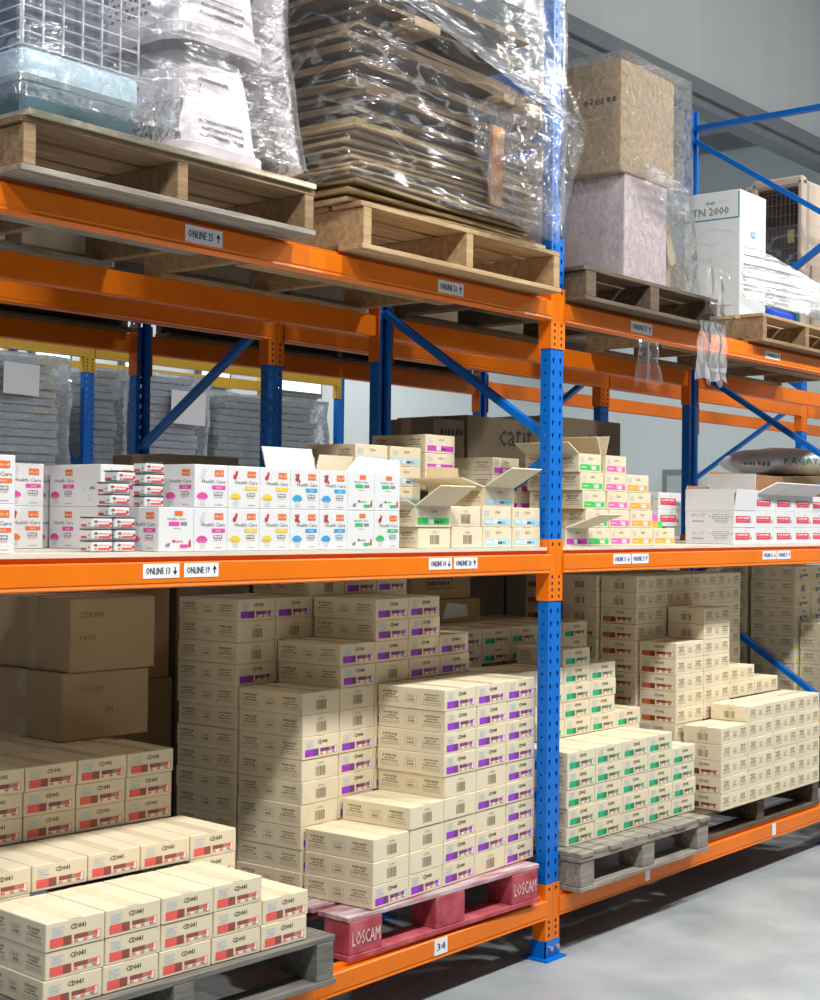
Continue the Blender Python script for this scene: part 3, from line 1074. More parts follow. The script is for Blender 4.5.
marker = mat('marker_ink', (0.13, 0.085, 0.04), 0.7)
big_carton('large brown carton with pen writing, lower of two behind the red-label cartons', -1.735, -1.355, .87, 1.33, .953, 1.190, writing=(('f', 'CO LIST', .13, .165, .02, marker), ('f', 'CM', .20, .09, .018, marker)), yaw=-.03)
big_carton('large brown carton with pen writing, upper of two behind the red-label cartons', -1.71, -1.335, .86, 1.30, 1.1920, 1.450, writing=(('f', 'CDRINK', .09, .19, .02, marker), ('f', 'PAWS', .075, .11, .018, marker)), yaw=-.02)
big_carton('shaded brown carton low in the rear rack, lower of two beside the purple-label cartons', -1.25, -.72, 1.45, 2.2, .42, 1.06)  # brown face in the gap, placed in this rack also to block light
big_carton('shaded brown carton low in the rear rack, upper of two beside the purple-label cartons', -1.27, -.74, 1.45, 2.2, 1.0625, 1.50)
big_carton('added light-blocking dark carton in the rear rack behind the tall purple-label stack', -.70, -.27, 1.45, 2.2, .42, 1.49, dark_kraft)  # this and the next three are added to block light behind the stacks
big_carton('added light-blocking dark carton in the rear rack behind the green-label cartons', -.08, .85, 1.45, 2.2, .42, 1.49, dark_kraft)
big_carton('added light-blocking dark carton in the rear rack behind the tallest rust-label cartons', .87, 1.68, 1.45, 2.2, .42, 1.49, dark_kraft)
big_carton('added light-blocking dark carton in the rear rack behind the lower rust-label cartons', 1.70, 2.5, 1.45, 2.2, .42, 1.49, dark_kraft)
pallet('pallet', 'dark pallet on the floor beam of the rear rack behind the purple-label cartons', -1.3, -.26, 1.42, 2.3, BT + .001, .4195, wood_dark, 0, 'post', 7)  # pallets added to carry the light-blocking cartons
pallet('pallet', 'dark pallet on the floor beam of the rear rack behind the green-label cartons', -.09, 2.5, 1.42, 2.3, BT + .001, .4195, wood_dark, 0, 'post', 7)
big_carton('brown carton printed with large letters and white paper, behind the green-label cartons', .30, .80, .96, 1.30, 1.2555, 1.365, kraft, writing=(('f', 'catit', .07, .02, .045, dark_kraft), ('f', lambda p, a, b, s, M: p.poly([(a, b), (a + .2, b + .005), (a + .19, b + .06), (a + .04, b + .075)], M, 2), .2, .02, .1, paper)))
big_carton('brown carton with a boxed print, topmost behind the green-label cartons', .30, .75, .98, 1.30, 1.366, 1.505, kraft, writing=(('f', boxed_print, .1, .05, .05, black),))
for x0, x1, i in REAR:
    big_carton('added light-blocking dark carton load on the %s of the four shaded rear upper pallets' % ('first', 'second', 'third', 'fourth')[i], x0 + .03, x1 - .03, 1.43, 2.32, UT + .1465, UT + (1.3, 1.3, .42, .30)[i], dark_kraft)  # loads added to block light between the beams
# three dark cartons along the back of the shelf
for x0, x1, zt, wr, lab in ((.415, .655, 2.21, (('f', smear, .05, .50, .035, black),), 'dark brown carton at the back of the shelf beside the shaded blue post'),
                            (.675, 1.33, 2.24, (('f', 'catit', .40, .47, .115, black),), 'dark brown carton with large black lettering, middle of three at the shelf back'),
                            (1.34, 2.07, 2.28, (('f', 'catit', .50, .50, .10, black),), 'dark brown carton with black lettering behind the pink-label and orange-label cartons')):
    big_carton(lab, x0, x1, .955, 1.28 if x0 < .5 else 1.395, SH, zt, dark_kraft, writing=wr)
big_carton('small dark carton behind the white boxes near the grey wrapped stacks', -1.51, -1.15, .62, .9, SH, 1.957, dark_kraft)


# ------------------------------------------------------------------ open cartons
def open_carton(label, x, y, z, w, l, h, body, inner, flaps, yaw=0.0, front=None, group=None, sideprint=True, cat='carton', rngseed=1, name='open_carton', left=None):
    """flaps: {side: (angle from flat-out in degrees, length)}; 0 = folded straight up continues the wall, 90 = hanging out level"""
    t = .004
    mb = MB()
    for b in ((-w / 2, w / 2, 0, t), (-w / 2, w / 2, l - t, l), (-w / 2, -w / 2 + t, t, l - t), (w / 2 - t, w / 2, t, l - t)):
        mb.box(b[0], b[1], b[2], b[3], 0, h, body)
    mb.box(-w / 2 + t, w / 2 - t, t, l - t, 0, t, inner)
    mb.box(-w / 2 + t, w / 2 - t, t, t + .0008, t, h - .002, inner)
    mb.box(-w / 2 + t, w / 2 - t, l - t - .0008, l - t, t, h - .002, inner)
    mb.box(-w / 2 + t, -w / 2 + t + .0008, t, l - t, t, h - .002, inner)
    mb.box(w / 2 - t - .0008, w / 2 - t, t, l - t, t, h - .002, inner)
    rng = random.Random(rngseed)
    if sideprint:
        side_print(Plane(mb, (-w / 2, l / 2, 0), (0, -1, 0), (0, 0, 1)), l, h, rng)
    o = mb.build(name, None, (x, y, z), yaw)
    tag(o, label, cat, group)
    for sd, (ang, ln, skew) in flaps.items():
        a = math.radians(ang)
        mb = MB()
        U = {'f': (Vector((-w / 2, 0, h)), Vector((w / 2, 0, h)), Vector((0, -1, 0))), 'b': (Vector((w / 2, l, h)), Vector((-w / 2, l, h)), Vector((0, 1, 0))),
             'l': (Vector((-w / 2, l, h)), Vector((-w / 2, 0, h)), Vector((-1, 0, 0))), 'r': (Vector((w / 2, 0, h)), Vector((w / 2, l, h)), Vector((1, 0, 0)))}[sd]
        p0, p1, outw = U
        d = outw * math.sin(a) + Vector((0, 0, 1)) * math.cos(a)
        e = (p1 - p0).normalized()
        n = d.cross(e).normalized() * .0022
        if n.dot(Vector((0, 0, 1)) * math.sin(a) - outw * math.cos(a)) < 0:
            n = -n
        q0, q1 = p0 + d * ln + e * skew, p1 + d * ln + e * skew
        bot = [p0, p1, q1, q0]
        mb.solid([p - n for p in bot] + [p + n for p in bot], [(0, 1, 2, 3), (0, 4, 5, 1), (1, 5, 6, 2), (2, 6, 7, 3), (3, 7, 4, 0)], body)
        mb.face([p + n * 1.1 for p in bot], inner)
        f = mb.build('flap', o)
    if front or left:
        mb = MB()
        if front:
            front(Plane(mb, (0, 0, 0), (1, 0, 0), (0, 0, 1), .0006), w, h, rng)
        if left:
            left(Plane(mb, (-w / 2, l / 2, 0), (0, -1, 0), (0, 0, 1), .0006), l, h, rng)
        mb.build('printed_label', o)
    return o


def blk(c, kind=0, code='CD04'):
    return lambda p, w, h, rng: label_block(p, w, h, P[c], rng, code, kind)


LZ = .0772   # layer height on the shelf
cn_cya = Carton('cyan', .187, .268, .0766)
cn_mag = Carton('magenta', .190, .280, .0728)
cn_lim = Carton('lime', .180, .268, .0766)
cn_pin = Carton('pink', .172, .268, .0766)
cn_tan = Carton('tang', .186, .268, .0766)


def put(C, x0, x1, y, layer, label, group, flip=False, yaw=0.0, z=None):
    return C.place((x0 + x1) / 2, y, SH + LZ * layer + .0003 if z is None else z, yaw, label, group, flip)


gsh = 'cartons stacked on the middle shelf'
put(cn_cya, -.834, -.645, .03, 0, 'barcode-end carton on the shelf next to the white boxes', gsh, True)
put(cn_cya, -.638, -.446, .03, 0, 'barcode-end carton, bottom layer, second from the white boxes', gsh, True)
put(cn_cya, -.440, -.262, .03, 0, 'cyan-label carton, bottom layer, second from the blue post', gsh)
put(cn_cya, -.250, -.062, .03, 0, 'cyan-label carton, bottom layer, against the blue post', gsh)
put(cn_cya, -.645, -.458, .032, 1, 'barcode-end carton in the second layer beside the open green-label carton', gsh, True)
put(cn_cya, -.450, -.262, .03, 1, 'cyan-label carton, second layer, under the open cyan-label carton', gsh)
put(cn_cya, -.253, -.065, .03, 1, 'cyan-label carton, second layer, against the blue post', gsh)
open_carton('open carton with a green label and raised flap beside the white boxes', -.752, .026, SH + LZ, .206, .275, .0766, cream, flap_in, {'f': (52, .115, .030), 'b': (-5, .085, 0), 'l': (70, .05, 0)}, front=blk('lime'), rngseed=4)
open_carton('open carton with a cyan label and raised flaps, topmost next to the blue post', -.336, .035, SH + 2 * LZ, .196, .27, .0766, cream, flap_in, {'f': (54, .12, .045), 'l': (78, .14, 0), 'b': (5, .08, 0)}, front=blk('cyan'), rngseed=5)
RZ = .0736
for x0, C, lab, k in ((-.805, cn_cya, 'cyan-label carton at the back behind the white flap, farther from post', 4), (-.602, cn_cya, 'cyan-label carton at the back behind the white flap, nearer the post', 4),
                      (-.385, cn_mag, 'magenta-label carton, topmost at the back in front of the dark cartons', 5)):
    for q in range(k + 1):
        if q < k - (0 if x0 == -.805 else 2):
            continue
        put(C, x0, x0 + .19, .36, 0, lab if q == k else 'carton at the back, %s below the %s' % (('one', 'two')[k - q - 1], lab.replace(', topmost at the back in front of the dark cartons', ' topmost at the back').replace(' at the back behind the white flap,', ' at the back,')), 'cartons at the back of the shelf', z=SH + RZ * q + .0003 + (.0033 * q if C is cn_cya else 0))
for k in (2, 3, 4):
    put(cn_mag, .068, .255, .36, 0, ('magenta-label carton behind the brace, third from top', 'magenta-label carton behind the brace, second from top', 'magenta-label carton behind the brace, topmost')[k - 2], 'cartons at the back of the shelf', z=SH + RZ * k + .0003)
for k in (2, 3):
    put(cn_mag, .272, .462, .365, 0, ('carton behind the blue post, lower of two in the rear stack', 'carton behind the blue post, upper of two in the rear stack')[k - 2], 'cartons at the back of the shelf', z=SH + RZ * k + .0003)

# right of the post: steps of small cartons
B = 'bright-label cartons beyond the blue post'
open_carton('open carton with a magenta label, its flap hanging forward beside the post', .203, .028, SH, .176, .27, .0766, cream, flap_in, {'f': (62, .12, .10)}, front=blk('magenta'), rngseed=7)
for C, c, x0, x1, k, n in ((cn_lim, 'green', .296, .476, 0, 'bottom'), (cn_pin, 'pink', .480, .652, 0, 'bottom'), (cn_lim, 'green', .287, .467, 1, 'second'), (cn_pin, 'pink', .470, .642, 1, 'second'),
                           (cn_tan, 'orange', .649, .835, 1, 'second'), (cn_lim, 'green', .262, .442, 2, 'third'), (cn_pin, 'pink', .455, .627, 2, 'third'), (cn_tan, 'orange', .632, .818, 2, 'third'),
                           (cn_lim, 'green', .244, .424, 3, 'fourth'), (cn_pin, 'pink', .436, .608, 3, 'fourth'), (cn_tan, 'orange', .612, .798, 3, 'top')):
    put(C, x0, x1, .04, k, '%s-label carton, %s layer, in the stepped stack by the post' % (c, n), B, yaw=random.Random(int(x0 * 1000) + k).uniform(-.012, .012))
put(cn_tan, .655, .841, .04, 0, 'orange-label carton, bottom layer, beside the pink one', B)
put(cn_tan, .850, 1.036, .04, 0, 'orange-label carton, bottom layer, last before the white cartons', B)
open_carton('open carton with a green label, topmost on the green column by the post', .315, .04, SH + 4 * LZ, .172, .268, .0766, cream, flap_in, {'l': (62, .09, 0), 'r': (-20, .08, .0)}, front=blk('lime', 1), rngseed=8)
open_carton('open carton with a pink label, topmost on the pink column', .522, .04, SH + 4 * LZ, .166, .268, .0766, cream, flap_in, {'l': (14, .08, .03), 'b': (0, .03, 0)}, front=blk('pink', 1), rngseed=9)
mb = MB()
mb.box(-.055, .055, 0, .03, 0, .03, P['tang'], .001)
mb.box(-.05, .02, .002, .03, .0302, .06, P['pink'], .001)
mb.box(.02, .055, -.0006, .03, .0002, .0298, P['lime'])
tag(mb.build('colour_card', None, (.90, .06, SH + LZ + .0006)), 'small orange, green and pink printed cards on the orange-label carton', 'cards')

# white cartons with red labels
cn_whr = Carton('white_red', .226, .262, .083, whitec)
WZ = .0836
GW = 'white cartons with red labels'
nm = ('first', 'second', 'third', 'fourth', 'fifth')
for k in range(2):
    for i in range(5):
        if k == 1 and i == 0:
            continue
        cn_whr.place(1.727 + i * .2295, .062 if i == 4 else .04, SH + WZ * k + .0004, random.Random(i * 7 + k).uniform(-.01, .01), 'white carton with red label, %s from the orange-label cartons, %s layer' % (nm[i], ('bottom', 'second')[k]), GW)
for k, lab in ((1, 'white carton with red print behind the orange-label cartons, lower'), (2, 'white carton with red print behind the orange-label cartons, upper')):
    cn_whr.place(1.56, .36, SH + WZ * k + .0004, 0, lab, GW)


def red_block(p, w, h, rng):
    p.rect(-w * .42, w * .26, .022, .055, P['brick'], 1)
    p.glyphs(-w * .36, w * .2, .041, .050, P['pale'], 7, rng, 2)
    p.glyphs(-w * .36, w * .2, .029, .037, P['pink'], 9, rng, 2)
    p.disc(w * .31, .034, .012, P['lightblue'], 1)


def grey_side(p, l, h, rng):
    p.text('NO.0 : CAT"', -l * .22, .05, .013, grey_ink, 1, width=l * .3)
    p.glyphs(-l * .34, -l * .1, .022, .032, grey_ink, 5, rng)
    for q, b in ((1, .058), (1.5, .048), (1, .039), (.8, .03), (.8, .022)):
        p.glyphs(l * .24 - .045 * q, l * .24 + .045 * q, b, b + .0045, grey_ink, 8, rng)


GO = 'open white cartons with red labels'
open_carton('open white carton with tall raised flaps at the near end of the red-label row', 1.727, .038, SH + WZ, .226, .264, .083, whitec, kraft_in, {'f': (8, .103, .0), 'l': (-1, .103, 0), 'b': (-4, .12, 0), 'r': (-25, .1, 0)}, front=red_block, left=grey_side, sideprint=False, group=GO)
for i, (fa, ra, sk) in enumerate(((52, -2, .10), (50, -3, .11), (48, -2, .08), (58, 0, .01))):
    open_carton('open white carton with red label and folded-out flap, %s of the topmost row' % nm[i], 1.955 + i * .2290, .062 if i == 3 else .04, SH + 2 * WZ, .222, .262, .083, whitec, kraft_in, {**({'f': (50, .09, .10)} if i < 3 else {}), 'b': (-3, .115, 0), **({'l': (-2, .10, 0)} if i == 0 else {})}, front=red_block, left=grey_side, sideprint=False, group=GO)


# silver sack
def sack():
    L_, Wd, H_ = .86, .46, .17

    def ring(t):
        s = (1 - abs(2 * t - 1) ** 5)
        return Wd / 2 * (.86 + .14 * s), max(.004, H_ / 2 * s ** .55)
    n, m_ = 22, 30
    mb = MB()
    vs, fs = [], []
    for k in range(m_ + 1):
        t = k / m_
        a, b = ring(t)
        for i in range(n):
            th = 2 * PI * i / n
            cx, sx = math.cos(th), math.sin(th)
            y = a * (abs(cx) ** .8) * (1 if cx > 0 else -1)
            z = b * (abs(sx) ** .9) * (1 if sx > 0 else -1)
            x = (t - .5) * L_
            q = noise.noise(Vector((x * 7, y * 7, z * 9 + 3))) * .012
            vs.append((x, y + q, H_ / 2 + z * (1 + q * 2) + q))
    for k in range(m_):
        for i in range(n):
            fs.append((k * n + i, k * n + (i + 1) % n, (k + 1) * n + (i + 1) % n, (k + 1) * n + i))
    fs += [tuple(range(n)), tuple(range(m_ * n, m_ * n + n))]
    mb.solid(vs, fs, mat('silver_sack', (0.68, 0.70, 0.72), 0.35, metal=.25, var=.08, scale=6, bump=.3, bscale=14))
    o = mb.build('sack', None, (3.32, .50, 2.015), -math.radians(52), smooth=True)
    tag(o, 'silver grey printed sack lying on top of the cartons behind the brace', 'sack')
    mb = MB()
    p = Plane(mb, (0, -Wd / 2 - .004, H_ / 2), (1, 0, 0), (0, 0, 1), .004)
    p.text('KAGAYAKI', .02, -.02, .045, mat('green_print', (0.0, 0.16, 0.09), .5), 1, width=.29)
    p.glyphs(-.36, -.20, -.03, .0, grey_ink, 6, random.Random(5))
    mb.build('printing', o)
    return o


sack()
big_carton('brown carton under the silver sack', 3.05, 3.6, .2, .75, SH, 2.012, kraft)


# ------------------------------------------------------------------ white boxes with coloured bars
HW, HL, HH = .1372, .25, .1305
HCOL = {'pink': P['hc_mag'], 'yellow': P['hc_yel'], 'blue': P['hc_blue'], 'green': P['hc_green'], 'orange': P['hc_orange']}
txt = mat('box_lettering', (0.10, 0.10, 0.12), .6)


def hc_face(p, w, h, c, ill=True, hang=0.0):
    """p origin at face middle, bottom edge; prints the white box face"""
    p.rect(w * .10, w * .37, h * .735, h * .885, P['hc_orange'], 1)
    p.text('m-d', w * .235, h * .775, h * .07, whitec, 2, width=w * .2)
    p.text('Health Care', w * .07, h * .575, h * .085, txt, 1, width=w * .70)
    p.rect(w * .02 + hang, w * .42 + hang, h * .43, h * .525, c, 1)
    p.text('Adult', w * .22 + hang, h * .452, h * .05, whitec, 2, width=w * .16)
    p.rect(w * .08, w * .34, h * .285, h * .375, grey_ink, 1)
    p.glyphs(w * .10, w * .32, h * .30, h * .36, whitec, 4, random.Random(2), 2)
    p.glyphs(w * .10, w * .34, h * .235, h * .26, c, 5, random.Random(4), 1)
    p.arch(-w * .27, h * .235, w * .34, h * .125, c, 1)
    p.glyphs(-w * .38, -w * .14, h * .19, h * .23, c, 6, random.Random(6), 1)
    p.rect(-w * .33, -w * .18, h * .06, h * .16, mat('grey_stamp', (.6, .6, .62)), 1)
    p.glyphs(w * .12, w * .36, h * .06, h * .085, grey_ink, 6, random.Random(7), 1)
    if ill:
        if c is P['hc_mag']:
            p.poly([(-w * .34, h * .70), (-w * .22, h * .66), (-w * .15, h * .88), (-w * .24, h * .92)], mat('pale_picture', (.62, .62, .66)), 1)
        else:
            p.disc(-w * .29, h * .74, h * .06, P['hc_red'], 1)
            p.poly([(-w * .31, h * .76), (-w * .23, h * .74), (-w * .19, h * .86), (-w * .25, h * .90)], P['hc_red'], 1)
            if c is P['hc_blue']:
                p.poly([(-w * .36, h * .86), (-w * .30, h * .88), (-w * .16, h * .68), (-w * .21, h * .66)], P['maroon'], 2)


def hc_end(p, w, h, c):
    """the plainer end: everything small, centred"""
    p.rect(-w * .06, w * .17, h * .81, h * .92, P['hc_orange'], 1)
    p.text('Health Care', 0, h * .715, h * .055, txt, 1, width=w * .52)
    p.rect(-w * .22, w * .07, h * .585, h * .675, c, 1)
    p.rect(w * .11, w * .30, h * .595, h * .67, grey_ink, 1)
    p.glyphs(-w * .08, w * .12, h * .51, h * .535, grey_ink, 5, random.Random(3), 1)
    p.glyphs(-w * .1, w * .2, h * .21, h * .25, c, 6, random.Random(8), 1)
    p.disc(-w * .08, h * .24, h * .035, P['hc_red'], 2)
    p.rect(w * .1, w * .33, h * .08, h * .16, c, 1)
    p.poly([(-w * .32, h * .1), (-w * .2, h * .1), (-w * .18, h * .2), (-w * .3, h * .17)], grey_ink, 1)
    p.poly([(w * .34, h * .1), (w * .42, h * .1), (w * .41, h * .28), (w * .36, h * .24)], P['hc_red'], 1)


def hc_side(p, l, h, c):
    q = Plane(p.mb, p.o + p.u * (l * .22), p.u, p.v, 0)
    hc_face(q, .135, h, c, ill=False)
    p.text('C', -l * .24, h * .40, h * .06, txt, 1)
    p.arch(-l * .10, h * .41, l * .12, h * .07, mat('green_mark', (.15, .36, .26)), 1)
    p.frame(-l * .19, -l * .13, h * .16, h * .28, .002, mat('grey_stamp', (.6, .6, .62)), 1)
    p.glyphs(-l * .28, -l * .06, h * .08, h * .11, mat('grey_stamp', (.6, .6, .62)), 8, random.Random(5), 1)


_hc = {}


def hc_box(label, x0, y, layer, col, end=False, flip=False, group='white coloured-bar boxes on the middle shelf', yaw=0.0):
    key = (col, end, flip)
    if key not in _hc:
        mb = MB()
        mb.box(-HW / 2, HW / 2, 0, HL, 0, HH, whitec, .0018)
        Plane(mb, (0, 0, HH), (1, 0, 0), (0, 1, 0), .0004).rect(-.0008, .0008, .002, HL - .002, mat('soft_seam', (.55, .55, .55)))
        o = mb.build('printed_box')
        mb = MB()
        p = Plane(mb, (0, 0, 0), (1, 0, 0), (0, 0, 1), .0006)
        (hc_end if end else hc_face)(p, HW, HH, HCOL[col])
        k = [mb.build('front_print', o)]
        mb = MB()
        u = (0, 1, 0) if flip else (0, -1, 0)
        # seen from -x the face reads along -y
        p = Plane(mb, (-HW / 2, HL / 2, 0), (0, -1, 0), (0, 0, 1), .0006)
        if flip:
            p = Plane(mb, (-HW / 2, HL / 2 + HL * .44, 0), (0, -1, 0), (0, 0, 1), .0006)
            hc_face(Plane(mb, (-HW / 2, HL * .74, 0), (0, -1, 0), (0, 0, 1), .0006), .135, HH, HCOL[col], False)
            q = Plane(mb, (-HW / 2, HL * .2, 0), (0, -1, 0), (0, 0, 1), .0006)
            q.text('C', -.03, HH * .40, HH * .06, txt, 1)
            q.arch(.012, HH * .41, .03, HH * .07, mat('green_mark', (.15, .36, .26)), 1)
            q.frame(-.006, .01, HH * .16, HH * .28, .002, mat('grey_stamp', (.6, .6, .62)), 1)
        else:
            hc_side(p, HL, HH, HCOL[col])
        k.append(mb.build('side_print', o))
        _hc[key] = (o, k)
    else:
        s, ks = _hc[key]
        o = s.copy()
        COL.objects.link(o)
        for c in ks:
            d = c.copy()
            COL.objects.link(d)
            d.parent = o
    o.location = (x0 + HW / 2, y, SH + .0004 + layer * (HH + .0006))
    o.rotation_euler = (0, 0, yaw)
    return tag(o, label, 'box', group)


xs = tuple(-1.917 + .1380 * q for q in range(7))
for x, c, e, lab in zip(xs, ('pink', 'yellow', 'yellow', 'blue', 'blue', 'green', 'green'), (0, 0, 0, 0, 0, 1, 1),
                        ('white box with pink bar, top layer, beside the small red-printed packs', 'white box with yellow bar, top layer, beside the pink-bar one', 'white box with yellow bar, top layer, beside the blue-bar ones',
                         'white box with blue bar, top layer, beside the yellow-bar ones', 'white box with blue bar, top layer, shaded by the raised white flap', 'white plain-end box with green bar, top layer, beside the shaded blue-bar one',
                         'white plain-end box with green bar, top layer, last before the cream cartons')):
    TOPLAST = hc_box(lab, x, .018, 1, c, bool(e))
for x, c, e, lab in zip((-2.055,) + xs, ('pink', 'pink', 'yellow', 'yellow', 'blue', 'blue', 'green', 'green'), (1, 0, 0, 0, 0, 0, 1, 0),
                        ('white plain-end box with pink bar, bottom layer, beside the small red-printed packs', 'white box with pink bar, bottom layer, second from the small packs', 'white box with yellow bar, bottom layer, beside the pink-bar one',
                         'white box with yellow bar, bottom layer, beside the blue-bar ones', 'white box with blue bar, bottom layer, beside the yellow-bar ones', 'white box with blue bar, bottom layer, beside the green-bar ones',
                         'white plain-end box with green bar, bottom layer', 'white box with green bar, bottom layer, last before the cream cartons')):
    hc_box(lab, x, .018, 0, c, bool(e))
mb = MB()
q = [(-HW / 2 + .004, HL * .55, HH + .001), (HW / 2, .004, HH + .001), (HW * .72, .03, HH + .045), (-HW * .1, HL * .5, HH + .06)]
mb.solid(q + [(a, b + .003, c + .002) for a, b, c in q], [(0, 1, 2, 3), (7, 6, 5, 4), (0, 4, 5, 1), (1, 5, 6, 2), (2, 6, 7, 3), (3, 7, 4, 0)], whitec)
mb.build('flap', TOPLAST)
for L_ in (0, 1):
    n = ('lower', 'upper')[L_]
    hc_box('white box with pink bar set back behind the small red-printed packs, ' + n, -2.044, .30, L_, 'pink', False, True)
    hc_box('white box with %s bar, two rows back by the picture edge, %s' % (('orange', 'pink')[L_], n), -2.243, .50, L_, ('orange', 'pink')[L_], yaw=-.03)
    hc_box('white box with pink bar showing only a sliver in the back row, ' + n, -2.094, .575, L_, 'pink')
    hc_box('white box with orange bar cut by the picture edge, ' + n, -2.692, .02, L_, 'orange')
# raised flaps of the two opened boxes
open_carton('opened white box with a large raised flap behind the blue-bar boxes', -1.235, .272, SH + HH, .245, .22, HH, whitec, whitec, {'f': (6, .085, -.035)}, sideprint=False)
open_carton('opened cream carton with a raised flap behind the green-bar white boxes', -.998, .30, SH + HH, .18, .22, HH, cream, flap_in, {'f': (10, .07, .01), 'l': (5, .06, 0)}, sideprint=False)
open_carton('cream carton under the opened carton behind the green-bar white boxes', -.998, .30, SH, .18, .22, HH - .001, cream, flap_in, {'f': (90, .0, 0)}, sideprint=False)
open_carton('white box under the opened white box behind the blue-bar boxes', -1.235, .272, SH, .245, .22, HH - .001, whitec, whitec, {'f': (90, .0, 0)}, sideprint=False)

# small red-printed packs
PW, PD, PH = .074, .056, .0335
rim = mat('dark_rim', (.12, .12, .13), .4, metal=.6)
_pk = []


def pack(label, x, y, z, yaw=0.0):
    if not _pk:
        mb = MB()
        mb.box(-PW / 2, PW / 2, 0, PD, .002, PH - .003, whitec, .004)
        o = mb.build('small_pack')
        m1 = MB()
        m1.box(-PW / 2 - .0008, PW / 2 + .0008, -.0008, PD + .0008, PH - .0035, PH - .0002, rim, .0012)
        k = [m1.build('lid_rim', o)]
        m2 = MB()
        p = Plane(m2, (0, 0, 0), (1, 0, 0), (0, 0, 1), .0007)
        p.rect(-.016, .026, .006, .012, P['brick'], 1)
        p.rect(-.030, -.018, .016, .023, P['maroon'], 1)
        p.rect(-.028, -.020, .007, .012, grey_ink, 1)
        p.glyphs(-.014, .022, .017, .021, P['red'], 7, random.Random(3), 1)
        p.disc(.028, .014, .005, P['hc_red'], 1)
        p2 = Plane(m2, (-PW / 2, PD / 2, 0), (0, -1, 0), (0, 0, 1), .0007)
        p2.rect(-.020, .004, .006, .012, P['brick'], 1)
        p2.disc(.016, .014, .0035, P['green'], 1)
        k.append(m2.build('printed_label', o))
        _pk.extend([o, k])
    else:
        o = _pk[0].copy()
        COL.objects.link(o)
        for c in _pk[1]:
            d = c.copy()
            COL.objects.link(d)
            d.parent = o
    o.location = (x, y, z)
    o.rotation_euler = (0, 0, yaw)
    return tag(o, label, 'pack', 'small red-printed packs')


for k in range(3):
    n = ('bottom', 'second', 'third')[k]
    pack('small white red-printed pack, %s of the short column before the grey-sided box' % n, -2.236, .05, SH + k * PH + .0003, (-.02, .03, 0)[k])
for k in range(7):
    pack('small white red-printed pack, %s in the tall column' % ('bottom', 'second from bottom', 'third from bottom', 'fourth from bottom', 'fifth from bottom', 'sixth from bottom', 'topmost')[k], (-2.152, -2.150, -2.154, -2.175, -2.172, -2.178, -2.15)[k], .05, SH + k * PH + .0003, (.02, -.02, .02, 0, .05, -.03, .1)[k])
for k in range(4):
    pack('small white red-printed pack standing on a white box, %s of four' % ('lowest', 'second', 'third', 'topmost')[k], -2.01, .09, SH + HH + .0012 + k * PH, (0, .03, -.02, .02)[k])


# ------------------------------------------------------------------ wrapped grey stacks across the rear aisle
def grey_stack(label, x0, x1, y0, y1, z0, z1, colr, paper_at=None, seed=0, cream_edges=False, rows=22):
    root = tag(empty('wrapped_stack', ((x0 + x1) / 2, y0, z0)), label, 'wrapped stack')
    rng = random.Random(seed)
    w, d, h = x1 - x0, y1 - y0, z1 - z0
    mb = MB()
    t = h / rows
    for k in range(rows):
        e, f = rng.uniform(-.03, .03), rng.uniform(-.03, .012)
        top = 1 if k < rows - 3 else .86
        mb.box((-w / 2 + .05 + e) * top, (w / 2 - .05 + e) * top, .05 + f, d - .06, k * t, (k + 1) * t - .006, colr, .006)
        if cream_edges and k > rows - 9 and k % 2:
            mb.box(w / 2 - .26 + e, w / 2 - .048 + e, .048 + f, .06 + f, k * t + .004, (k + 1) * t - .012, cream)
    mb.build('stacked_sheets', root)
    f = wrap('stretch_film', -w / 2, w / 2, 0, d, .022, h + .012, film_e, .028, 4.0, 0, .06, True, None, seed)
    f.parent = root
    if paper_at:
        a0, a1, b0, b1 = paper_at
        mb = MB()
        pts = []
        mb.box(a0, a1, -.055, -.052, b0, b1, paper, T=Matrix.Rotation(.02, 4, 'Y'))
        mb.build('paper_sheet', root)
    return root


gst = mat('grey_sheet_stack', (0.56, 0.59, 0.61), .6, var=.15, scale=5, stretch=(1, 1, 12))
gst2 = mat('dark_grey_stack', (0.33, 0.35, 0.37), .6, var=.15, scale=5, stretch=(1, 1, 12))
gst3 = mat('blue_grey_stack', (0.46, 0.51, 0.57), .6, var=.15, scale=5, stretch=(1, 1, 12))
GZ = 1.6055
grey_stack('grey film-wrapped stack of sheets with a white paper, behind the set-back white boxes', .62, 1.76, 5.42, 6.3, GZ, 2.87, gst, (-.03, .27, .98, 1.20), 3, True)
grey_stack('dark grey film-wrapped stack standing behind the yellow-topped post', 2.11, 2.46, 5.60, 6.35, GZ, 2.85, gst2, None, 9)
grey_stack('grey film-wrapped stack with a square white paper behind the blue brace', 2.54, 3.16, 5.46, 6.3, GZ, 2.84, gst3, (-.12, .24, .86, 1.12), 15)
grey_stack('wide grey film-wrapped stack of sheets beyond the shaded orange post', 3.31, 4.62, 5.50, 6.35, GZ, 2.75, gst2, None, 21, False, 20)


# ------------------------------------------------------------------ upper level, first pallet: wire cage and plastic tubs
DK = UT + .1465
mb = MB()
mb.box(-2.63, -1.545, -.118, .95, DK + .0005, DK + .016, mat('cream_board', (0.72, 0.63, 0.46), .6, var=.05, scale=3))
tag(mb.build('base_sheet'), 'thin cream board lying on the pallet under the tubs and cage', 'board')
D0 = DK + .0168


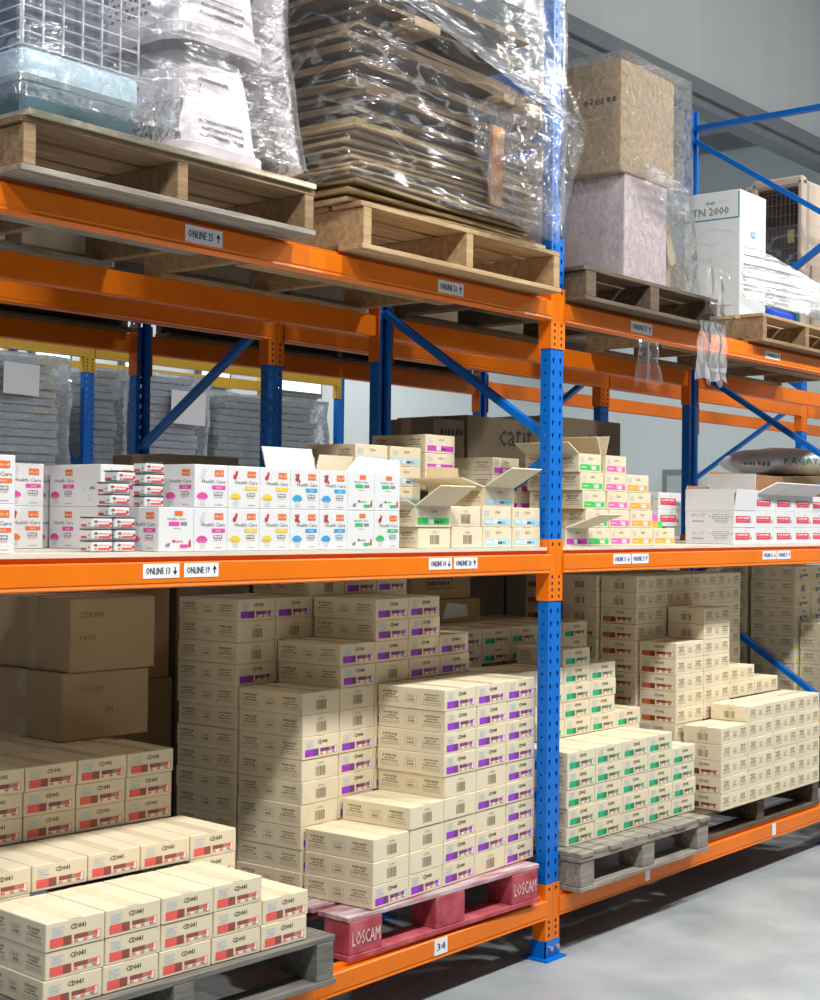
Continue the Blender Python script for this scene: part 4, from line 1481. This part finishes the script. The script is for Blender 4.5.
def tub(label, x0, x1, y0, y1, z, h, M):
    """upside-down vented tub: narrows upward, flared rim at the bottom, rows of slots"""
    w, d = x1 - x0, y1 - y0
    root = tag(empty('plastic_tub', ((x0 + x1) / 2, y0, z)), label, 'tub')

    def ring(z, s, r=.09, n=8):
        a, b = w / 2 * s, d / 2 * s
        pts = []
        for cx, cy, st in ((a - r, b - r, 0), (-a + r, b - r, 1), (-a + r, -b + r, 2), (a - r, -b + r, 3)):
            for k in range(n + 1):
                t = (st + k / n) * PI / 2
                pts.append((cx + r * math.cos(t), d / 2 + cy + r * math.sin(t), z))
        return pts
    prof = ((0, 1.0), (.018, 1.04), (.05, 1.04), (.06, .97), (h * .55, .91), (h - .05, .84), (h - .012, .80), (h, .74))
    mb = MB()
    rings = [ring(a, s) for a, s in prof]
    n = len(rings[0])
    fs = [(k * n + i, k * n + (i + 1) % n, (k + 1) * n + (i + 1) % n, (k + 1) * n + i) for k in range(len(rings) - 1) for i in range(n)]
    fs.append(tuple((len(rings) - 1) * n + i for i in range(n)))
    mb.solid([p for r in rings for p in r], fs, M)
    mb.build('shell', root, smooth=False)
    # slots on the front, back and ends
    sl = MB()
    dk = mat('tub_slot', (.20, .17, .19), .8)

    def at(u, t, face):
        s = .97 + (.84 - .97) * (t - .06) / (h - .11)
        if face == 'f':
            return Vector((u * w * s, d / 2 - d / 2 * s - .0015, t))
        return Vector((-w / 2 * s - .0015, d / 2 - u * d * s, t))
    for face, uu in (('f', 13), ('l', 9)):
        for q in range(9):
            if q in (4, 5):
                continue
            t = h * (.24 + .062 * q)
            m_ = uu if q < 4 else uu - 3
            for i in range(m_):
                u = -.25 + .50 * (i + .5 * (q % 2)) / uu
                a, b = .0065 / w, .0055
                sl.face([at(u - a, t - b, face), at(u + a, t - b, face), at(u + a, t + b, face), at(u - a, t + b, face)], dk)
    sl.build('vent_slots', root)
    kb = MB()
    c = at(-.08, h * .62, 'l')
    kb.cyl(c, c + Vector((-.012, 0, 0)), .04, mat('knob_dark', (.05, .08, .09), .5), 16)
    kb.cyl(c + Vector((-.012, 0, 0)), c + Vector((-.03, 0, 0)), .028, mat('knob_light', (.5, .6, .6), .4), 16)
    kb.build('knob', root)
    return root


lilac = mat('lilac_plastic', (0.88, 0.80, 0.84), .4)
tub('lilac vented plastic tub turned upside down, lower of the two', -2.06, -1.685, -.05, .42, D0, .345, lilac)
tub('lilac vented plastic tub turned upside down, upper of the two', -2.075, -1.70, -.06, .42, D0 + .3455, .40, lilac)

cage = tag(empty('wire_cage', (-2.40, -.04, D0)), 'wire cage on a pale blue tray beside the lilac tubs', 'cage')
mb = MB()
mb.box(-.195, .185, 0, .5, 0, .10, mat('teal_tray', (0.10, 0.17, 0.20), .4), .012)
mb.build('tray', cage)
mb = MB()
mb.box(-.205, .195, -.008, .508, .1005, .185, mat('pale_blue_plastic', (0.58, 0.78, 0.88), .35), .012)
mb.build('base_band', cage)
mb = MB()
wire = mat('white_wire', (.75, .78, .8), .35)
for k in range(15):
    z = .19 + k * .034
    mb.bar((-.2, -.004, z), (.19, -.004, z), .0035, .0035, wire)
    mb.bar((-.2, -.004, z), (-.2, .5, z), .0035, .0035, wire)
for k in range(7):
    x = -.2 + k * .065
    mb.bar((x, -.006, .186), (x, -.006, .70), .005, .005, wire, (1, 0, 0))
for k in range(6):
    mb.bar((-.202, k * .1, .186), (-.202, k * .1, .70), .005, .005, wire, (1, 0, 0))
mb.build('wire_grid', cage)
mb = MB()
mb.box(-.16, .15, .06, .44, .186, .52, mat('dim_bundle', (.12, .14, .20), .7, var=.3, scale=9), .02)
mb.build('cage_lining', cage)
f = wrap('stretch_film', -2.63, -1.68, -.10, .60, D0 + .02, D0 + .95, film_f, .022, 5.0, .06, .035, False, None, 4, lambda t: 1.0 - .04 * t)
cagefilm = tag(f, 'clear wrinkled stretch film round the wire cage and lilac tubs', 'stretch film')
f = wrap('film_band', -2.645, -2.15, -.140, .5, D0 + .012, D0 + .14, film_b, .02, 9, .0, .03, False, None, 14)
f.parent = cagefilm

# ------------------------------------------------------------------ second pallet: heap of brown boards
DK2 = UT + .1605
rng = random.Random(23)
BATT = {20: ((-.46, .07, .032, 'pale batten end in the middle of the board heap'), (-.30, .06, .032, 'small pale batten end beside another, towards the post end of the heap')),
        23: ((-.95, .14, .036, 'wide pale batten end high in the board heap'),), 25: ((-1.10, .10, .04, 'pale batten end by the lilac tubs, high in the board heap'),), 27: ((-.25, .05, .03, 'batten end at the post side of the board heap'),)}
bm1 = mat('board_tan', (0.50, 0.35, 0.18), .75, var=.12, scale=4, stretch=(1, 6, 6))
bm2 = mat('board_brown', (0.25, 0.165, 0.085), .8, var=.15, scale=4, stretch=(1, 6, 6))
bm3 = mat('board_greybrown', (0.27, 0.22, 0.16), .8, var=.15, scale=4, stretch=(1, 6, 6))
bm4 = mat('board_pale', (0.66, 0.5, 0.28), .75, var=.1, scale=4, stretch=(1, 6, 6))
z = DK2
boards = []
nb = 27
for k in range(nb):
    for bx, bw, bh, lab in BATT.get(k, ()):
        mb = MB()
        mb.box(-bw / 2, bw / 2, 0, .8, 0, bh, bm4, .003)
        tag(mb.build('timber_batten', None, (bx, -.085, z + .001)), lab, 'batten')
    if k in BATT:
        z += max(q[2] for q in BATT[k]) + .002
    t = rng.uniform(.006, .012) if k < 14 else rng.uniform(.012, .026)
    low = k < 14
    M = rng.choice((bm1, bm4, bm1)) if low else rng.choice((bm2, bm3, bm2, bm1))
    w = rng.uniform(1.02, 1.13) if low else rng.uniform(.86, 1.08)
    d = rng.uniform(.85, 1.0)
    x = -.735 + rng.uniform(-.05, .01) - (.02 if low else 0)
    tx = rng.uniform(-.007, .007)
    mb = MB()
    n = 8
    bow = rng.uniform(-.008, .012)
    top, bot = [], []
    for i in range(n + 1):
        u = i / n - .5
        zz = bow * (1 - 4 * u * u)
        for y in (0, d):
            top.append((u * w, y, zz + t))
            bot.append((u * w, y, zz))
    fs = []
    for i in range(n):
        a = 2 * i
        o_ = len(top)
        fs += [(a, a + 2, a + 3, a + 1), (o_ + a + 1, o_ + a + 3, o_ + a + 2, o_ + a), (a, o_ + a, o_ + a + 2, a + 2), (a + 1, a + 3, o_ + a + 3, o_ + a + 1)]
    fs += [(0, 1, len(top) + 1, len(top)), (2 * n, len(top) + 2 * n, len(top) + 2 * n + 1, 2 * n + 1)]
    mb.solid(top + bot, fs, M)
    o = mb.build('loose_board', None, (x, rng.uniform(-.075, -.02) if low else rng.uniform(-.06, .04), z + max(0, -bow) + .001 + abs(tx) * w / 2), rng.uniform(-.045, .05))
    o.rotation_euler.y = tx
    tag(o, '%s board, %s, in the film-wrapped heap on the pale pallet' % ('tan' if M in (bm1, bm4) else 'dark brown', 'lowest of all' if k == 0 else ('topmost' if k == nb - 1 else ordw(k + 1) + ' from the pallet')), 'board', 'boards in the film-wrapped heap')
    boards.append(o)
    z += t + abs(bow) + abs(tx) * w + .0025
    if not low and k % 3 == 0:
        z += .012
ZTOP = z
mb = MB()
mb.box(-.036, .036, 0, .018, 0, .29, mat('orange_strip', (0.85, 0.36, 0.06), .6, var=.15, scale=8), .003)
o = mb.build('wood_strip', None, (-.56, -.100, DK2 + .11), .0)
o.rotation_euler.y = .05
tag(o, 'upright orange wood strip in front of the board heap', 'wood strip')
f = wrap('stretch_film', -1.385, -.135, -.112, 1.03, DK2 + .05, DK2 + 1.0, film_a, .013, 3.2, -.0, .035, False, None, 31)
heapfilm = tag(f, 'loose clear stretch film round the heap of brown boards', 'stretch film')


def tent(a, b, c, d, M, name, label, sag=.03, n=26, seed=0, wr=.012, cat='stretch film', par=None):
    a, b, c, d = (Vector(q) for q in (a, b, c, d))

    def fn(u, v):
        p = (a * (1 - u) + b * u) * (1 - v) + (d * (1 - u) + c * u) * v
        nrm = (b - a).cross(d - a).normalized()
        w = noise.noise(Vector((u * 9 + seed, v * 3.0, seed))) + .5 * noise.noise(Vector((u * 22, v * 6, seed + 4)))
        return p + nrm * (wr * w) - Vector((0, 0, sag * 4 * u * (1 - u) * 4 * v * (1 - v) * .5)) + nrm * 0.0
    o = sheet(fn, n, n, M, name, par)
    return o if par else tag(o, label, cat)


tent((-1.45, -.19, 3.50), (-1.30, -.19, 3.53), (-.20, -.225, 3.262), (-.235, -.222, 3.225), film_c, 'film_fold', 'bright taut fold of film slanting across the board heap towards the blue post', .0, 24, 3, .006, par=heapfilm)
tent((-1.30, -.20, 3.47), (-.46, -.19, 3.70), (-.14, -.225, 3.235), (-.24, -.215, 3.235), film_a, 'film_tail', 'loose sheet of film hanging over the end of the board heap beside the post', .0, 24, 8, .012, par=heapfilm)
tent((-.85, -.17, 3.22), (-.15, -.222, 3.232), (-.25, -.17, 2.79), (-.65, -.15, 2.84), film_b, 'film_tail', 'bunched film gathered at the lower end of the board heap', .0, 24, 13, .015, par=heapfilm)

# ------------------------------------------------------------------ third pallet: pink box and carton in film
DK3 = UT + .1405
big_carton('large pale pink box wrapped in film on the dark upper pallet', .64, 1.01, .08, .66, DK3 + .003, 3.265, mat('pink_box', (0.80, 0.66, 0.68), .55, var=.03, scale=4), tapes=False, name='pink_box', cat='box')
big_carton('brown carton with pen writing wrapped in film on top of the pink box', .58, 1.06, .07, .62, 3.2665, 3.755, kraft_lifted, writing=(('l', smear, .36, .30, .035, marker),), yaw=.02)
big_carton('small brown carton standing beside the pink box', 1.014, 1.12, .12, .5, DK3 + .003, 3.12, kraft_lifted)
mb = MB()
mb.poly = None
pts = [(.035 * math.cos(PI * i / 8), .0, .035 * math.sin(PI * i / 8)) for i in range(9)]
prof = [(p[0], p[2] + .11) for p in pts] + [(-.02, 0), (.02, 0)]
n = len(prof)
mb.solid([(a, y, b) for y in (0, .004) for a, b in prof], [tuple(range(n)), tuple(range(2 * n - 1, n - 1, -1))] + [(k, n + k, n + (k + 1) % n, (k + 1) % n) for k in range(n)], flap_in)
o = mb.build('card_tongue', None, (1.05, .095, 3.06))
o.rotation_euler = (0, math.radians(160), 0)
tag(o, 'cream card tongue sticking out beside the pink box', 'card')
f = wrap('stretch_film', .545, 1.14, .035, .72, DK3 + .01, 3.775, film_b, .012, 6.0, .045, .03, True, None, 41)
pinkfilm = tag(f, 'bubbly clear film wrapped round the pink box and brown carton', 'stretch film')
tent((.70, .02, 3.22), (1.09, .02, 3.10), (1.10, .015, 3.26), (.72, .02, 3.34), film_c, 'film_band', 'gathered band of film at the waist of the pink box load', .0, 24, 23, .02, par=pinkfilm)


def ragged(label, x0, x1, y, z0, z1, M, seed):
    def fn(u, v):
        x = x0 + (x1 - x0) * u
        zz = z1 + (z0 - z1) * v * (.85 + .2 * noise.noise(Vector((u * 6, seed, 0))))
        return Vector((x + .02 * v * (u - .5), y + .02 * math.sin(u * 14 + seed) * (.3 + v) + .015 * noise.noise(Vector((u * 5, v * 4, seed))), zz))
    return tag(sheet(fn, 22, 14, M, 'film_scrap'), label, 'film scrap')


ragged('grey torn end of film hanging below the dark upper pallet', 0.98, 1.21, -.115, 2.33, UT + .02, film_d, 2)
ragged('small clear scrap of film hanging under the beam near the blue post', .52, .70, -.06, 2.30, 2.52, film_a, 5)
ragged('bright crumpled film edge over the corner of the dark upper pallet', 1.0, 1.20, -.135, UT + .01, DK3 + .12, film_b, 9)

big_carton('added light-blocking dark carton at the back of the dark upper pallet behind the pink box', .10, 1.08, .82, .945, DK3 + .002, DK3 + .40, dark_kraft)  # added to keep lamp light off the rear beams
# ------------------------------------------------------------------ fourth pallet: appliance box, tray
DK4 = UT + .1405
w, d, h = .30, .31, .63
mb = MB()
mb.box(-w / 2, w / 2, 0, d, 0, h, mat('appliance_card', (0.62, 0.67, 0.68), .5, var=.02, scale=3), .003)
o = mb.build('appliance_box', None, (1.90, .09, DK4 + .003), 0)
o.rotation_euler = (0, 0, .02)
tag(o, 'tall white appliance box with blue-framed lettering standing on the upper pallet', 'box')
mb = MB()
p = Plane(mb, (-w / 2, d / 2, 0), (0, -1, 0), (0, 0, 1), .0008)
tb = mat('teal_print', (.02, .22, .36), .5)
p.rect(-d / 2 + .004, d / 2 - .003, h * .775, h * .785, tb, 1)
p.rect(-d / 2 + .004, -d / 2 + .010, h * .785, h * .985, tb, 1)
p.rect(d / 2 - .009, d / 2 - .003, h * .785, h * .985, tb, 1)
for q in range(3):
    p.text('TN 2000', -.008 + q * .0016, h * .815 + (q % 2) * .0012, .038, grey_ink, 1 + q, width=.20)
p.glyphs(-.03, .02, h * .90, h * .925, P['green'], 4, random.Random(2), 1)
p.glyphs(.04, .10, h * .905, h * .935, mat('grey_stamp', (.6, .6, .62)), 4, random.Random(4), 1)
gl = mat('grey_stamp', (.6, .6, .62))


def line(p, a0, b0, a1, b1, t=.0016, M=gl):
    L_ = math.hypot(a1 - a0, b1 - b0)
    nx, ny = -(b1 - b0) / L_ * t, (a1 - a0) / L_ * t
    p.poly([(a0 - nx, b0 - ny), (a1 - nx, b1 - ny), (a1 + nx, b1 + ny), (a0 + nx, b0 + ny)], M, 1)


for a0, b0, a1, b1 in ((-.12, .40, .0, .45), (.0, .45, .12, .42), (.12, .42, .0, .36), (.0, .36, -.12, .40), (-.12, .40, -.12, .32), (.0, .36, .0, .08), (.12, .42, .12, .34), (-.12, .32, .0, .28), (.0, .28, .12, .34),
                       (-.09, .27, -.09, .08), (.03, .26, .11, .30), (.03, .20, .11, .25), (-.09, .08, .0, .06)):
    line(p, a0, b0, a1, b1)
p.rect(-.02, .11, .052, .057, P['brick'], 1)
p.glyphs(.0, .09, .03, .04, gl, 6, random.Random(6), 1)
mb.build('printing', o)
mb = MB()
q = Plane(mb, (0, 0, 0), (1, 0, 0), (0, 0, 1), .0008)
q.rect(-.03, -.012, h * .64, h * .70, P['hc_blue'], 1)
q.rect(-.008, .022, h * .645, h * .69, P['hc_blue'], 1)
q.frame(-.03, -.012, h * .64, h * .70, .004, whitec, 2)
q.glyphs(-.008, .022, h * .655, h * .68, whitec, 3, random.Random(1), 2)
q.glyphs(-.05, .0, h * .90, h * .91, gl, 5, random.Random(8), 1)
q.poly([(-.02, h * .48), (.0, h * .47), (-.012, h * .54)], P['pale'], 1)
mb.build('printing', o)
big_carton('added light-blocking dark carton at the back of the upper pallet behind the white appliance box', 1.72, 2.68, .62, .92, DK4 + .002, DK4 + .36, dark_kraft)  # mostly hidden, added to shield the rear beams from the lamps
tray = tag(empty('plastic_tray', (2.235, .065, DK4 + .003)), 'bright blue plastic tray with a clear lid on the upper pallet', 'tray')
mb = MB()
mb.box(-.17, .17, 0, .28, 0, .07, mat('bright_blue_plastic', (.01, .08, .62), .35), .012)
mb.build('tray_body', tray)
mb = MB()
mb.box(-.165, .165, .005, .275, .0705, .125, mat('clear_lid', (.55, .62, .60), .25), .02)
mb.build('lid', tray)
mb = MB()
mb.box(.10, .14, -.008, .0, .02, .115, mat('dark_teal_clip', (.01, .09, .12), .4), .002)
mb.build('clip', tray)

# ------------------------------------------------------------------ pet crate past the far frame
cr = tag(empty('pet_crate', (2.90, .28, UT + .1405)), 'beige plastic pet crate with dark wire door, high up behind the blue brace', 'pet crate')
beige = mat('beige_plastic', (0.60, 0.48, 0.36), .45)
cw, cd, ch = .75, .32, .95
mb = MB()
for y0, y1 in ((0, .035), (cd - .035, cd)):
    mb.box(0, .06, y0, y1, 0, ch - .02, beige, .01)
mb.box(0, .06, 0, cd, ch - .06, ch, beige, .015)
mb.box(.055, cw, 0, cd + .1, 0, ch - .01, beige, .03)
mb.build('shell', cr)
mb = MB()
mb.box(.045, .054, .04, cd - .04, .02, ch - .07, mat('crate_dark', (.05, .035, .03), .8))
mb.build('door_opening', cr)
mb = MB()
dw = mat('dark_wire', (.16, .13, .12), .5, metal=.5)
for k in range(10):
    y = .04 + k * (cd - .08) / 9
    mb.bar((.03, y, .02), (.03, y, ch - .07), .004, .004, dw, (1, 0, 0))
for k in range(14):
    z_ = .04 + k * (ch - .13) / 13
    mb.bar((.028, .036, z_), (.028, cd - .036, z_), .004, .004, dw)
mb.box(.016, .03, .06, .10, ch * .60, ch * .68, mat('latch', (.45, .36, .14), .5), .002)
mb.build('wire_door', cr)
mb = MB()
mb.box(.1, cw - .06, -.016, -.001, .08, .45, beige, .006)
mb.build('side_panel', cr)
f = wrap('stretch_film', 2.872, 3.72, .22, .76, UT + .15, UT + .80, film_a, .008, 5, .0, .05, False, None, 55)
tag(f, 'clear film round the lower part of the pet crate', 'stretch film')
# film pulled from the appliance box to the far frame
tent((1.745, .07, 3.14), (2.72, -.05, 2.97), (2.72, -.06, 2.80), (1.745, .065, 2.855), film_s, 'stretch_film', 'streaky band of film stretched from the appliance box along the upper pallet', .0, 40, 61, .006)
